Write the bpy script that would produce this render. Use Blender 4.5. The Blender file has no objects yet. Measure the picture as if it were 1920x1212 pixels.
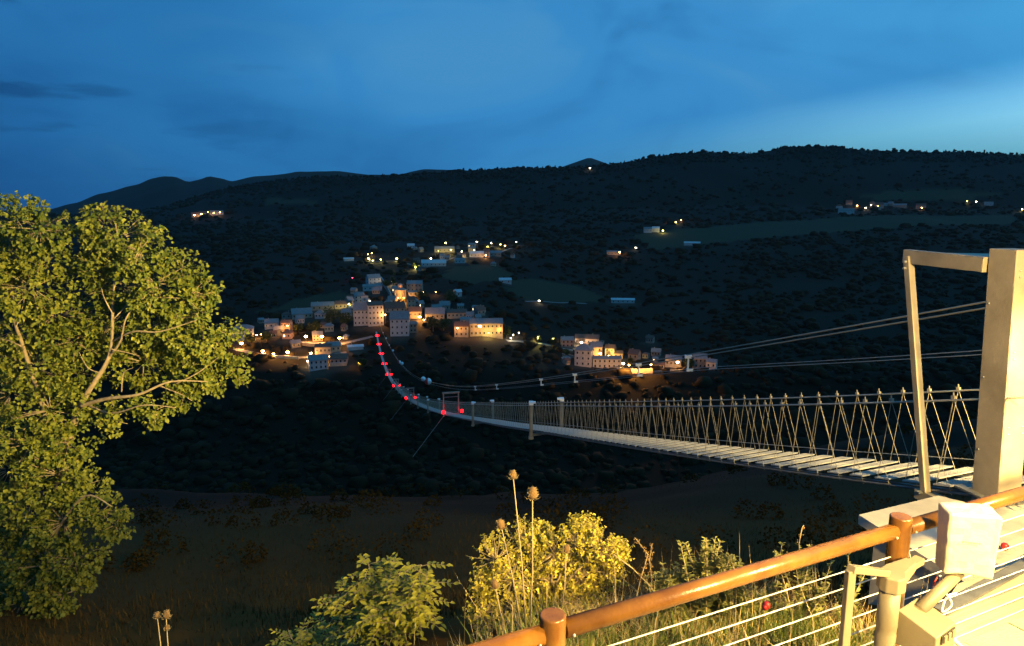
import bpy, math, random
import numpy as np
from mathutils import Vector, Matrix, Euler

random.seed(7)
RNG = np.random.default_rng(7)
R = math.radians
sc = bpy.context.scene
COL = sc.collection

# ------------------------------------------------------------------ camera
HC = 2.85                       # lens height above the terrace floor (z = 0)
F, CX, CY = 1250.0, 960.0, 606.0
PT = math.atan((606 - 400) / 1250.0)
cam_d = bpy.data.cameras.new('camera')
cam_d.sensor_width = 36.0
cam_d.lens = 36.0 * F / 1920.0
cam_d.clip_start = 0.05
cam_d.clip_end = 60000.0
cam = bpy.data.objects.new('camera', cam_d)
cam.location = (0, 0, HC)
cam.rotation_euler = (math.pi / 2 - PT, 0, 0)
COL.objects.link(cam)
sc.camera = cam

# ------------------------------------------------------------------ world: dusk sky, cloud deck with a clear strip to the right
SKY_STRENGTH = 0.93
w = bpy.data.worlds.new('World')
sc.world = w
w.use_nodes = True
nt = w.node_tree
nt.nodes.clear()
def N_(kind, **kw):
    n = nt.nodes.new(kind)
    for k, v in kw.items():
        setattr(n, k, v)
    return n
def L_(a, b):
    nt.links.new(a, b)
def math_(op, a, b=None, clamp=False):
    n = N_('ShaderNodeMath', operation=op, use_clamp=clamp)
    for i, v in enumerate((a, b)):
        if v is None:
            continue
        if isinstance(v, (int, float)):
            n.inputs[i].default_value = v
        else:
            L_(v, n.inputs[i])
    return n.outputs[0]
def ramp_(fac, stops, interp='EASE'):
    n = N_('ShaderNodeValToRGB')
    n.color_ramp.interpolation = interp
    e = n.color_ramp.elements
    while len(e) < len(stops):
        e.new(0.5)
    for el, (p, c) in zip(e, stops):
        el.position = p
        el.color = (*c, 1)
    L_(fac, n.inputs[0])
    return n.outputs[0]
def mix_(fac, a, b, blend='MIX'):
    n = N_('ShaderNodeMix', data_type='RGBA', blend_type=blend)
    if isinstance(fac, (int, float)):
        n.inputs[0].default_value = fac
    else:
        L_(fac, n.inputs[0])
    for i, v in ((6, a), (7, b)):
        if isinstance(v, tuple):
            n.inputs[i].default_value = (*v, 1)
        else:
            L_(v, n.inputs[i])
    return n.outputs[2]
tc = N_('ShaderNodeTexCoord')
sep = N_('ShaderNodeSeparateXYZ')
L_(tc.outputs['Generated'], sep.inputs[0])
dx, dy, dz = sep.outputs
# clear twilight sky (Nishita), seen only below the cloud deck, camera white balance towards blue
sky = N_('ShaderNodeTexSky', sky_type='NISHITA')
sky.sun_disc = False
sky.sun_elevation = R(3.0)
sky.sun_rotation = R(62.0)
sky.altitude = 600
sky.air_density = 1.0
sky.dust_density = 0.6
sky.ozone_density = 3.0
clear = mix_(1.0, sky.outputs[0], (0.165, 0.30, 0.375), 'MULTIPLY')
# cloud deck tone across the sky
mp = N_('ShaderNodeMapping')
mp.inputs['Scale'].default_value = (1.0, 1.0, 2.6)
L_(tc.outputs['Generated'], mp.inputs[0])
nz = N_('ShaderNodeTexNoise')
nz.inputs['Scale'].default_value = 1.7
nz.inputs['Detail'].default_value = 4.0
nz.inputs['Roughness'].default_value = 0.45
nz.inputs['Distortion'].default_value = 0.4
L_(mp.outputs[0], nz.inputs[0])
mp2 = N_('ShaderNodeMapping')
mp2.inputs['Scale'].default_value = (1.0, 1.0, 5.0)
mp2.inputs['Location'].default_value = (0.35, 0.0, 0.28)
L_(tc.outputs['Generated'], mp2.inputs[0])
nz2 = N_('ShaderNodeTexNoise')
nz2.inputs['Scale'].default_value = 4.2
nz2.inputs['Detail'].default_value = 5.0
nz2.inputs['Roughness'].default_value = 0.55
L_(mp2.outputs[0], nz2.inputs[0])
lr = math_('ADD', math_('MULTIPLY', dx, 0.62), 0.47)
lr = math_('ADD', lr, math_('MULTIPLY', math_('SUBTRACT', nz.outputs[0], 0.5), 0.55))
lr = math_('ADD', lr, math_('MULTIPLY', dz, 0.35), clamp=True)
deck = ramp_(lr, [(0.0, (0.010, 0.090, 0.29)), (0.30, (0.023, 0.185, 0.47)), (0.55, (0.042, 0.268, 0.615)), (0.8, (0.048, 0.29, 0.65)), (1.0, (0.066, 0.38, 0.76))])
dark = ramp_(nz2.outputs[0], [(0.0, (0.55, 0.55, 0.60)), (0.36, (0.66, 0.66, 0.70)), (0.46, (1, 1, 1)), (1.0, (1.04, 1.04, 1.04))])
left = math_('MULTIPLY', math_('SUBTRACT', -0.28 if False else math_('MULTIPLY', dx, -1.0), 0.22), 3.0, clamp=True)
deck = mix_(left, deck, mix_(1.0, deck, dark, 'MULTIPLY'))
mp3 = N_('ShaderNodeMapping')
mp3.inputs['Scale'].default_value = (1.0, 1.0, 2.2)
mp3.inputs['Rotation'].default_value = (0.0, R(14), 0.0)
L_(tc.outputs['Generated'], mp3.inputs[0])
nz3 = N_('ShaderNodeTexNoise')
nz3.inputs['Scale'].default_value = 3.1
nz3.inputs['Detail'].default_value = 6.0
nz3.inputs['Roughness'].default_value = 0.5
nz3.inputs['Distortion'].default_value = 0.8
L_(mp3.outputs[0], nz3.inputs[0])
mot = ramp_(nz3.outputs[0], [(0.30, (0.70, 0.76, 0.82)), (0.5, (1.0, 1.0, 1.0)), (0.70, (1.50, 1.10, 1.0))])
deck = mix_(1.0, deck, mot, 'MULTIPLY')
edge = math_('SUBTRACT', math_('SUBTRACT', dz, math_('MULTIPLY', dx, 0.140)), 0.066)
edge = math_('ADD', edge, math_('MULTIPLY', math_('SUBTRACT', nz.outputs[0], 0.5), 0.05))
open_ = math_('SUBTRACT', 0.5, math_('MULTIPLY', edge, 15.0), clamp=True)
fade = math_('ADD', math_('MULTIPLY', dx, 2.1), 0.10, clamp=True)
open_ = math_('MULTIPLY', open_, fade)
low = math_('MULTIPLY', math_('SUBTRACT', dz, 0.055), 12.0, clamp=True)
clear = mix_(1.0, clear, ramp_(low, [(0.0, (0.20, 0.40, 0.66)), (1.0, (1.0, 1.0, 1.0))], 'LINEAR'), 'MULTIPLY')
skycol = mix_(open_, deck, clear)
bg = N_('ShaderNodeBackground')
bg.inputs[1].default_value = SKY_STRENGTH
L_(skycol, bg.inputs[0])
wo = N_('ShaderNodeOutputWorld')
L_(bg.outputs[0], wo.inputs[0])

# ------------------------------------------------------------------ the floodlighting of the bridge head (lamps stand behind the webcam)
def spot(name, loc, target, power, color, cone, blend, radius):
    d = bpy.data.lights.new(name, 'SPOT')
    d.energy = power
    d.color = color
    d.spot_size = R(cone)
    d.spot_blend = blend
    d.shadow_soft_size = radius
    o = bpy.data.objects.new(name, d)
    o.location = loc
    o.rotation_euler = (Vector(target) - Vector(loc)).to_track_quat('-Z', 'Y').to_euler()
    COL.objects.link(o)
    return o
FLOOD = (1.0, 0.70, 0.24)
spot('floodlight_terrace', (5.0, 2.2, 3.05), (3.6, 5.8, -0.2), 3900, FLOOD, 150, 0.6, 0.10)
spot('floodlight_bank', (2.7, 0.2, 3.2), (0.55, 5.2, -0.5), 3700, FLOOD, 72, 0.7, 0.10)
spot('floodlight_tree', (3.0, 2.4, 2.9), (-7.6, 10.9, 1.7), 24000, FLOOD, 38, 0.75, 0.12)
spot('floodlight_bridge', (6.2, 3.2, 2.4), tuple((-0.2164 * 14 + 6.6 * 0.976, 0.976 * 14 + 6.6 * 0.2164, -2.6)), 7000, FLOOD, 36, 0.8, 0.10)

sc.view_settings.view_transform = 'Standard'
sc.view_settings.look = 'None'
sc.view_settings.exposure = 0.0
sc.view_settings.gamma = 1.0
sc.view_settings.use_curve_mapping = False
sc.cycles.use_denoising = True
sc.cycles.max_bounces = 5
sc.cycles.diffuse_bounces = 2
sc.cycles.glossy_bounces = 2
sc.cycles.transparent_max_bounces = 6
sc.cycles.volume_bounces = 0
sc.cycles.caustics_reflective = False
sc.cycles.caustics_refractive = False
sc.cycles.sample_clamp_indirect = 3.0
sc.cycles.use_light_tree = True

# ------------------------------------------------------------------ picture geometry used for measuring the place
def slope(row):                       # Z / Y of a picture row
    v = (CY - row) / F
    return (-math.sin(PT) + v * math.cos(PT)) / (math.cos(PT) + v * math.sin(PT))
def tcol(x, row):                     # X / Y of a picture point
    v = (CY - row) / F
    return ((x - CX) / F) / (math.cos(PT) + v * math.sin(PT))
def at(x, row, Y):
    return Vector((tcol(x, row) * Y, Y, HC + slope(row) * Y))
TH = R(12.5)
BD = Vector((-math.sin(TH), math.cos(TH), 0))     # direction of the bridge
BN = Vector((math.cos(TH), math.sin(TH), 0))      # to its right
def on_plane(x, row, b):              # picture point on the vertical plane b metres right of the camera, along the bridge
    p = at(x, row, 1.0) - Vector((0, 0, HC))
    p = p * (b / p.dot(BN))
    return p.dot(BD), p.z + HC

# ------------------------------------------------------------------ materials
def mat(name, c, rough=0.7, metal=0.0, var=0.0, scale=4.0, bump=0.0, bscale=30.0, c2=None, emit=None, attr=None, spec=0.5, trans=0.0):
    m = bpy.data.materials.new(name)
    m.use_nodes = True
    t = m.node_tree
    b = t.nodes['Principled BSDF']
    b.inputs['Roughness'].default_value = rough
    b.inputs['Metallic'].default_value = metal
    b.inputs['Specular IOR Level'].default_value = spec
    b.inputs['Base Color'].default_value = (*c, 1)
    if c2 is not None or var > 0:
        if c2 is None:
            c2 = tuple(max(0.0, min(1, v * (1 - var))) for v in c)
        mx = t.nodes.new('ShaderNodeMix')
        mx.data_type = 'RGBA'
        mx.inputs[6].default_value = (*c, 1)
        mx.inputs[7].default_value = (*c2, 1)
        if attr:
            a = t.nodes.new('ShaderNodeAttribute')
            a.attribute_name = attr
            t.links.new(a.outputs['Fac'], mx.inputs[0])
        else:
            tcn = t.nodes.new('ShaderNodeTexCoord')
            n = t.nodes.new('ShaderNodeTexNoise')
            n.inputs['Scale'].default_value = scale
            n.inputs['Detail'].default_value = 6
            n.inputs['Roughness'].default_value = 0.6
            t.links.new(tcn.outputs['Object'], n.inputs[0])
            rp = t.nodes.new('ShaderNodeValToRGB')
            rp.color_ramp.elements[0].position = 0.35
            rp.color_ramp.elements[1].position = 0.65
            t.links.new(n.outputs[0], rp.inputs[0])
            t.links.new(rp.outputs[0], mx.inputs[0])
        t.links.new(mx.outputs[2], b.inputs['Base Color'])
    if bump > 0:
        tcn = t.nodes.new('ShaderNodeTexCoord')
        n = t.nodes.new('ShaderNodeTexNoise')
        n.inputs['Scale'].default_value = bscale
        n.inputs['Detail'].default_value = 5
        t.links.new(tcn.outputs['Object'], n.inputs[0])
        bp = t.nodes.new('ShaderNodeBump')
        bp.inputs['Strength'].default_value = bump
        bp.inputs['Distance'].default_value = 0.02
        t.links.new(n.outputs[0], bp.inputs['Height'])
        t.links.new(bp.outputs[0], b.inputs['Normal'])
    if emit:
        b.inputs['Emission Color'].default_value = (*emit[0], 1)
        b.inputs['Emission Strength'].default_value = emit[1]
    if trans > 0:
        tr = t.nodes.new('ShaderNodeBsdfTranslucent')
        src = b.inputs['Base Color']
        if src.is_linked:
            t.links.new(src.links[0].from_socket, tr.inputs[0])
        else:
            tr.inputs[0].default_value = (*c, 1)
        ms = t.nodes.new('ShaderNodeMixShader')
        ms.inputs[0].default_value = trans
        t.links.new(b.outputs[0], ms.inputs[1])
        t.links.new(tr.outputs[0], ms.inputs[2])
        t.links.new(ms.outputs[0], t.nodes['Material Output'].inputs[0])
    return m
M = {}
M['terrain'] = None
M['conc'] = mat('concrete', (0.60, 0.53, 0.40), 0.85, var=0.25, scale=3, bump=0.3, bscale=40)
M['steel'] = mat('galvanised_steel', (0.42, 0.42, 0.40), 0.5, 0.35, var=0.25, scale=6, bump=0.08, bscale=60)
M['steel_dark'] = mat('dull_steel', (0.20, 0.20, 0.19), 0.55, 0.4, var=0.3, scale=5)
M['paint_grey'] = mat('grey_paint', (0.33, 0.275, 0.195), 0.55, 0.0, c2=(0.23, 0.19, 0.13), scale=2.2, bump=0.12, bscale=24)
M['stand'] = mat('stand_paint', (0.20, 0.165, 0.105), 0.5, 0.0, var=0.12, scale=5, bump=0.06, bscale=60)
M['cable'] = mat('steel_cable', (0.34, 0.33, 0.30), 0.5, 0.3)
M['rope'] = mat('hanger_wire', (0.32, 0.275, 0.20), 0.5, 0.2)
M['grate'] = mat('grating', (0.46, 0.45, 0.41), 0.55, 0.2, var=0.2, scale=8)
M['rail'] = mat('brown_rail_paint', (0.20, 0.088, 0.015), 0.27, 0.0, c2=(0.12, 0.048, 0.009), scale=5, bump=0.10, bscale=70)
M['wire_white'] = mat('white_wire', (0.75, 0.72, 0.66), 0.45)
M['wire_red'] = mat('red_wire', (0.55, 0.06, 0.04), 0.45)
M['plastic'] = mat('white_cover', (0.60, 0.53, 0.38), 0.38, var=0.15, scale=6, bump=0.5, bscale=9)
M['black'] = mat('black_plastic', (0.02, 0.02, 0.02), 0.4)
M['red'] = mat('red_paint', (0.55, 0.03, 0.02), 0.4)
M['white'] = mat('white_paint', (0.78, 0.78, 0.76), 0.4)
M['red_lamp'] = mat('red_lamp', (0.5, 0.02, 0.02), 0.3, emit=((1.0, 0.0015, 0.003), 16))
M['lamp_warm'] = mat('lamp_warm', (0.8, 0.7, 0.5), 0.3, emit=((1.0, 0.50, 0.15), 42))
M['lamp_white'] = mat('lamp_white', (0.8, 0.8, 0.8), 0.3, emit=((1.0, 0.78, 0.50), 26))
M['lamp_yellow'] = mat('lamp_yellow', (0.8, 0.8, 0.5), 0.3, emit=((1.0, 0.78, 0.17), 20))
M['lamp_red'] = mat('lamp_red', (0.5, 0.1, 0.1), 0.3, emit=((1.0, 0.05, 0.10), 12))
M['glass'] = mat('dark_pane', (0.015, 0.018, 0.022), 0.25)
M['win_lit'] = mat('lit_pane', (0.6, 0.5, 0.3), 0.4, emit=((1.0, 0.72, 0.35), 5))
M['wood'] = mat('door_wood', (0.08, 0.05, 0.03), 0.6)
WALLS = {
    'white': mat('white_plaster', (0.44, 0.43, 0.40), 0.9, var=0.3, scale=0.6, bump=0.2, bscale=3),
    'cream': mat('cream_plaster', (0.44, 0.35, 0.23), 0.9, var=0.3, scale=0.6, bump=0.2, bscale=3),
    'pink': mat('pink_plaster', (0.44, 0.27, 0.19), 0.9, var=0.3, scale=0.6, bump=0.2, bscale=3),
    'stone': mat('stone_wall', (0.27, 0.235, 0.18), 0.95, var=0.35, scale=1.6, bump=0.6, bscale=4),
}
ROOFS = {
    'tile': mat('roof_tile', (0.16, 0.085, 0.055), 0.9, var=0.4, scale=1.5, bump=0.5, bscale=6),
    'grey': mat('grey_roof', (0.22, 0.21, 0.20), 0.85, var=0.3, scale=1.0, bump=0.3, bscale=5),
    'pale': mat('pale_roof', (0.50, 0.51, 0.50), 0.7, var=0.2, scale=0.8),
}
M['road'] = mat('asphalt', (0.16, 0.15, 0.14), 0.9, var=0.3, scale=0.5)
M['bark'] = mat('bark', (0.30, 0.235, 0.14), 0.9, c2=(0.17, 0.13, 0.075), scale=9, bump=0.6, bscale=18)
M['leaf'] = mat('maple_leaf', (0.056, 0.086, 0.008), 0.6, c2=(0.205, 0.212, 0.024), attr='tint', trans=0.25, spec=0.35)
M['leaf_gold'] = mat('yellowing_leaf', (0.34, 0.31, 0.018), 0.5, c2=(0.78, 0.62, 0.075), attr='tint', trans=0.25)
M['leaf_ash'] = mat('ash_leaf', (0.16, 0.17, 0.010), 0.5, c2=(0.36, 0.33, 0.025), attr='tint', trans=0.3)
M['leaf_weed'] = mat('weed_leaf', (0.17, 0.18, 0.035), 0.6, c2=(0.34, 0.31, 0.09), attr='tint', trans=0.2)
M['straw'] = mat('dry_grass', (0.26, 0.18, 0.065), 0.8, c2=(0.62, 0.46, 0.20), attr='tint', trans=0.2)
M['green_grass'] = mat('green_grass', (0.10, 0.14, 0.015), 0.7, c2=(0.22, 0.24, 0.03), attr='tint', trans=0.3)
M['stem'] = mat('dry_stem', (0.45, 0.34, 0.17), 0.8, var=0.2, scale=20)
M['teasel'] = mat('teasel_head', (0.30, 0.17, 0.055), 0.85, var=0.35, scale=60, bump=1.0, bscale=120)
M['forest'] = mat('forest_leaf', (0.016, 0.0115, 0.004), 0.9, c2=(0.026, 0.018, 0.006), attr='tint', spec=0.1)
M['village_leaf'] = mat('garden_leaf', (0.035, 0.05, 0.012), 0.8, c2=(0.09, 0.10, 0.025), attr='tint', trans=0.2, spec=0.2)
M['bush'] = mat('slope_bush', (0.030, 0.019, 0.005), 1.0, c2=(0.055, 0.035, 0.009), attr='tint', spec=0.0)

# ------------------------------------------------------------------ mesh helpers
class MB:
    def __init__(s):
        s.v, s.f = [], []
    def add(s, vs, fs):
        o = len(s.v)
        s.v += [tuple(p) for p in vs]
        s.f += [tuple(i + o for i in q) for q in fs]
        return s
    def box(s, c, d, rot=None):
        x, y, z = d[0] / 2, d[1] / 2, d[2] / 2
        vs = [Vector((a * x, b * y, e * z)) for e in (-1, 1) for a, b in ((-1, -1), (1, -1), (1, 1), (-1, 1))]
        if rot is not None:
            m = rot if isinstance(rot, Matrix) else Euler(rot).to_matrix()
            vs = [m @ v for v in vs]
        c = Vector(c)
        return s.add([v + c for v in vs], [(3, 2, 1, 0), (4, 5, 6, 7), (0, 1, 5, 4), (1, 2, 6, 5), (2, 3, 7, 6), (3, 0, 4, 7)])
    def bar(s, a, b, wd, hg, up=(0, 0, 1)):
        a, b = Vector(a), Vector(b)
        t = (b - a).normalized()
        u = Vector(up)
        sd = t.cross(u)
        if sd.length < 1e-4:
            sd = Vector((1, 0, 0))
        sd.normalize()
        u = sd.cross(t)
        vs = [p + sd * (i * wd / 2) + u * (j * hg / 2) for p in (a, b) for i, j in ((-1, -1), (1, -1), (1, 1), (-1, 1))]
        return s.add(vs, [(3, 2, 1, 0), (4, 5, 6, 7), (0, 1, 5, 4), (1, 2, 6, 5), (2, 3, 7, 6), (3, 0, 4, 7)])
    def tube(s, pts, rad, n=6, cap=True):
        pts = [Vector(p) for p in pts]
        if isinstance(rad, (int, float)):
            rad = [rad] * len(pts)
        rings = []
        ref = None
        for i, p in enumerate(pts):
            t = (pts[min(i + 1, len(pts) - 1)] - pts[max(i - 1, 0)]).normalized()
            if ref is None:
                ref = Vector((0, 0, 1)) if abs(t.z) < 0.9 else Vector((1, 0, 0))
            e1 = (ref - t * ref.dot(t)).normalized()
            e2 = t.cross(e1)
            ref = e1
            rings.append([p + (e1 * math.cos(2 * math.pi * k / n) + e2 * math.sin(2 * math.pi * k / n)) * rad[i] for k in range(n)])
        vs = [q for r_ in rings for q in r_]
        fs = []
        for i in range(len(pts) - 1):
            for k in range(n):
                a, b = i * n + k, i * n + (k + 1) % n
                fs.append((a, b, b + n, a + n))
        if cap:
            fs.append(tuple(range(n - 1, -1, -1)))
            fs.append(tuple(range((len(pts) - 1) * n, len(pts) * n)))
        return s.add(vs, fs)
    def lathe(s, prof, n=12, c=(0, 0, 0), m=None):
        vs, fs = [], []
        for r_, z in prof:
            for k in range(n):
                a = 2 * math.pi * k / n
                vs.append(Vector((r_ * math.cos(a), r_ * math.sin(a), z)))
        for i in range(len(prof) - 1):
            for k in range(n):
                a, b = i * n + k, i * n + (k + 1) % n
                fs.append((a, b, b + n, a + n))
        fs.append(tuple(range(n - 1, -1, -1)))
        fs.append(tuple(range((len(prof) - 1) * n, len(prof) * n)))
        if m is not None:
            vs = [m @ v for v in vs]
        c = Vector(c)
        return s.add([v + c for v in vs], fs)
    def ball(s, c, r, n=10, sz=1.0):
        k = max(4, n // 2)
        return s.lathe([(max(1e-3, r * math.sin(math.pi * i / k)), -r * sz * math.cos(math.pi * i / k)) for i in range(k + 1)], n, c)
    def mesh(s, name, smooth=False):
        me = bpy.data.meshes.new(name)
        me.from_pydata(s.v, [], s.f)
        if smooth:
            me.polygons.foreach_set('use_smooth', [True] * len(me.polygons))
        me.update()
        return me
    def build(s, name, m, parent=None, smooth=False, world=False):
        return put(name, s.mesh(name, smooth), m, parent, world)
def put(name, me, m, parent=None, world=False):
    o = bpy.data.objects.new(name, me)
    if m is not None and len(me.materials) == 0:
        me.materials.append(m)
    COL.objects.link(o)
    if parent is not None:
        o.parent = parent
        if world:                    # verts are given in world space, the parent is only moved, never turned
            o.matrix_parent_inverse = Matrix.Translation(parent.location).inverted()
    return o
def bevel(o, wd=0.004, seg=2):
    md = o.modifiers.new('bevel', 'BEVEL')
    md.width = wd
    md.segments = seg
    md.limit_method = 'ANGLE'
    return o
def tag(o, label=None, cat=None, group=None, kind=None):
    if label: o['label'] = label
    if cat: o['category'] = cat
    if group: o['group'] = group
    if kind: o['kind'] = kind
    return o
def thing(name, label, cat, loc=(0, 0, 0), rz=0.0, group=None):
    o = bpy.data.objects.new(name, None)
    o.location = loc
    o.rotation_euler = (0, 0, rz)
    o.empty_display_size = 0.2
    COL.objects.link(o)
    return tag(o, label, cat, group)
def np_mesh(name, V, Fc, tint=None):
    V = np.asarray(V, np.float32)
    Fc = np.asarray(Fc, np.int32)
    k = Fc.shape[1]
    me = bpy.data.meshes.new(name)
    me.vertices.add(len(V))
    me.vertices.foreach_set('co', V.ravel())
    me.loops.add(Fc.size)
    me.loops.foreach_set('vertex_index', Fc.ravel())
    me.polygons.add(len(Fc))
    me.polygons.foreach_set('loop_start', np.arange(0, Fc.size, k, dtype=np.int32))
    me.polygons.foreach_set('loop_total', np.full(len(Fc), k, np.int32))
    if tint is not None:
        a = me.attributes.new('tint', 'FLOAT', 'POINT')
        a.data.foreach_set('value', np.asarray(tint, np.float32))
    me.update(calc_edges=True)
    me.validate()
    return me
def unit(a):
    return a / np.maximum(1e-9, np.linalg.norm(a, axis=-1, keepdims=True))
def leaf_mesh(name, P, D, U, Ln, Wd, tint, fold=0.25):
    """one folded leaf blade (four triangles' worth of outline) for every row of P"""
    D = unit(D)
    S = unit(np.cross(D, U))
    Nn = np.cross(S, D)
    Ln = Ln[:, None]; Wd = Wd[:, None]
    n = len(P)
    v = np.empty((n, 6, 3))
    v[:, 0] = P
    v[:, 1] = P + D * Ln * 0.38 + S * Wd * 0.5 + Nn * Wd * fold
    v[:, 2] = P + D * Ln * 0.70 + S * Wd * 0.40 + Nn * Wd * fold * 0.5
    v[:, 3] = P + D * Ln - Nn * Ln * 0.12
    v[:, 4] = P + D * Ln * 0.70 - S * Wd * 0.40 + Nn * Wd * fold * 0.5
    v[:, 5] = P + D * Ln * 0.38 - S * Wd * 0.5 + Nn * Wd * fold
    b = (np.arange(n) * 6)[:, None]
    f = np.concatenate([b + np.array([[0, 1, 2, 3]]), b + np.array([[0, 3, 4, 5]])], 0)
    return np_mesh(name, v.reshape(-1, 3), f, np.repeat(tint, 6))
def vnoise(x, y, seed=0):
    xi = np.floor(x).astype(int); yi = np.floor(y).astype(int)
    fx = x - xi; fy = y - yi
    fx = fx * fx * (3 - 2 * fx); fy = fy * fy * (3 - 2 * fy)
    def h(a, b):
        q = np.sin(a * 127.1 + b * 311.7 + seed * 74.7) * 43758.5453
        return q - np.floor(q)
    return (h(xi, yi) * (1 - fx) + h(xi + 1, yi) * fx) * (1 - fy) + (h(xi, yi + 1) * (1 - fx) + h(xi + 1, yi + 1) * fx) * fy - 0.5
def fbm(x, y, oct=4, seed=0):
    r_ = 0; a = 1.0
    for i in range(oct):
        r_ = r_ + a * vnoise(x * 2 ** i, y * 2 ** i, seed + i)
        a *= 0.5
    return r_

# ------------------------------------------------------------------ terrain
# profiles: for columns of the view, (distance Y, height under the lens) near the camera and (Y, row seen) farther out
COLS = [-700, 100, 150, 200, 270, 300, 320, 340, 365, 385, 405, 425, 445, 490, 530, 570, 640, 700, 750, 800, 870, 900, 1000, 1060, 1110, 1150, 1230, 1300, 1390, 1425, 1460, 1530, 1640, 1740, 1820, 1920, 2600]
RIDGE = [412, 408, 406, 402, 396, 392, 388, 383, 374, 366, 360, 354, 350, 342, 336, 333, 332, 334, 331, 327, 321, 319, 314, 312, 312, 308, 294, 288, 285, 280, 274, 275, 284, 286, 288, 293, 300]
FAR = [400, 395, 381, 363, 347, 335, 331, 331, 341, 337, 331, 335, 341, 331, 328, 322, 321, 328, 328, 318, 319, 322, 330, 330, 330, 330, 330, 330, 330, 330, 330, 330, 330, 330, 330, 330, 330]
YK = [2.0, 4.0, 6.0, 9.0, 14.0, 22.0, 40.0, 65.0, 100.0, 160.0, 250.0, 330.0, 400.0, 480.0, 530.0, 620.0, 760.0, 1000.0, 1250.0, 1600.0, 2200.0, 3000.0, 3800.0, 6500.0, 9000.0, 14000.0]
def profile(ci):
    x = COLS[ci]
    # the hillside right of the bridge: heights under the lens at 22, 40, 65, 100, 160, 250 m
    HR = [(1180, (-11.2, -19, -30, -52, -92, -138)), (1500, (-11.0, -16.5, -25, -43, -80, -130)), (1900, (-10.5, -14, -20, -35, -72, -124))]
    hr = [float(np.interp(x, [a for a, _ in HR], [b[k_] for _, b in HR])) for k_ in range(6)]
    lf = min(1.0, max(0.0, (1000 - x) / 700.0))
    near = [-3.02 - 0.9 * lf, -3.10 - 1.2 * lf, -3.75 - 0.9 * lf, -5.3 - 0.8 * lf, -7.8 - 0.6 * lf, *hr, -160]
    z = [HC + v for v in near]
    ks = YK[12:21]
    west = [850, 700, 655, 590, 560, 520, 480, 445, 408]
    mid = [850, 698, 655, 592, 542, 497, 462, 447, 405]
    east = [850, 698, 690, 648, 595, 535, 482, 440, 392]
    far_e = [850, 698, 690, 645, 590, 530, 472, 430, 387]
    anch = [(-700, west), (330, west), (480, mid), (900, mid), (1150, east), (1450, far_e), (2600, far_e)]
    for (xa, ra), (xb, rb_) in zip(anch[:-1], anch[1:]):
        if xa <= x <= xb:
            f = (x - xa) / (xb - xa)
            rows = {k_: a * (1 - f) + b * f for k_, a, b in zip(ks, ra, rb_)}
            break
    for y in YK[12:21]:
        z.append(HC + y * slope(rows[y]))
    z.append(HC + 3000 * slope(RIDGE[ci]))
    z.append(HC + 3800 * slope(RIDGE[ci] + 60))
    z.append(HC + 6500 * slope(FAR[ci]))
    z.append(HC + 9000 * slope(min(420, FAR[ci] + 60)))
    z.append(HC + 14000 * slope(410))
    return z
PROF = np.array([profile(i) for i in range(len(COLS))])
TC = np.array([tcol(x, 500) for x in COLS])
LY = np.log(np.array(YK))
def terrain_z(X, Y, detail=True):
    X = np.asarray(X, float); Y = np.asarray(Y, float)
    Yc = np.clip(Y, YK[0], YK[-1])
    t = np.clip(X / Yc, TC[0], TC[-1])
    ci = np.clip(np.searchsorted(TC, t) - 1, 0, len(TC) - 2)
    a = (t - TC[ci]) / (TC[ci + 1] - TC[ci])
    a = a * a * (3 - 2 * a) * 0.5 + a * 0.5
    ly = np.log(Yc)
    ki = np.clip(np.searchsorted(LY, ly) - 1, 0, len(LY) - 2)
    b = (Yc - np.exp(LY[ki])) / (np.exp(LY[ki + 1]) - np.exp(LY[ki]))
    z0 = PROF[ci, ki] * (1 - b) + PROF[ci, ki + 1] * b
    z1 = PROF[ci + 1, ki] * (1 - b) + PROF[ci + 1, ki + 1] * b
    z = z0 * (1 - a) + z1 * a
    if detail:
        s = np.clip((Y - 900) / 1500, 0, 1)
        z = z + s * 16 * fbm(X / 260, Y / 420, 4, 3) * np.clip((9000 - Y) / 4000, 0.3, 1)
        s2 = np.clip((Y - 12) / 60, 0, 1) * np.clip((380 - Y) / 120, 0, 1)
        z = z + s2 * 5 * fbm(X / 35, Y / 35, 4, 9)
        z = z + np.clip((14 - Y) / 8, 0, 1) * np.clip((Y - 3.6) / 2, 0, 1) * 0.25 * fbm(X / 1.3, Y / 1.3, 3, 5)
    return z
# the far peak behind the ridge
def far_peak(X, Y, z):
    t = X / np.maximum(Y, 1)
    tp = tcol(1105, 300)
    top = HC + 9000 * slope(295)
    cone = top - 9000 * 0.34 * np.abs(t - tp) - np.abs(Y - 9000) * 0.25
    return np.where(Y > 7500, np.maximum(z, cone), z)
def ground(x, y):
    return float(terrain_z(np.array([x]), np.array([y]), True)[0])
def foot(x, row, guess=None):
    """the point of the land seen at a picture point, between 380 m and 3 km away"""
    ys = np.geomspace(405, 3000, 1400)
    X = tcol(x, row) * ys
    z = terrain_z(X, ys, True)
    ray = HC + slope(row) * ys
    hit = np.nonzero(z >= ray)[0]
    k = hit[0] if len(hit) else len(ys) - 1
    return Vector((X[k], ys[k], z[k]))
nt_, ny_ = 400, 520
tt = np.linspace(-1.25, 1.25, nt_)
yy = np.geomspace(2.0, 14000, ny_)
TT, YY = np.meshgrid(tt, yy)
XX = TT * YY
ZZ = far_peak(XX, YY, terrain_z(XX, YY))
V = np.stack([XX, YY, ZZ], -1).reshape(-1, 3)
ii = (np.arange(ny_ - 1)[:, None] * nt_ + np.arange(nt_ - 1)[None, :]).ravel()
FQ = np.stack([ii, ii + 1, ii + nt_ + 1, ii + nt_], -1)
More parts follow.
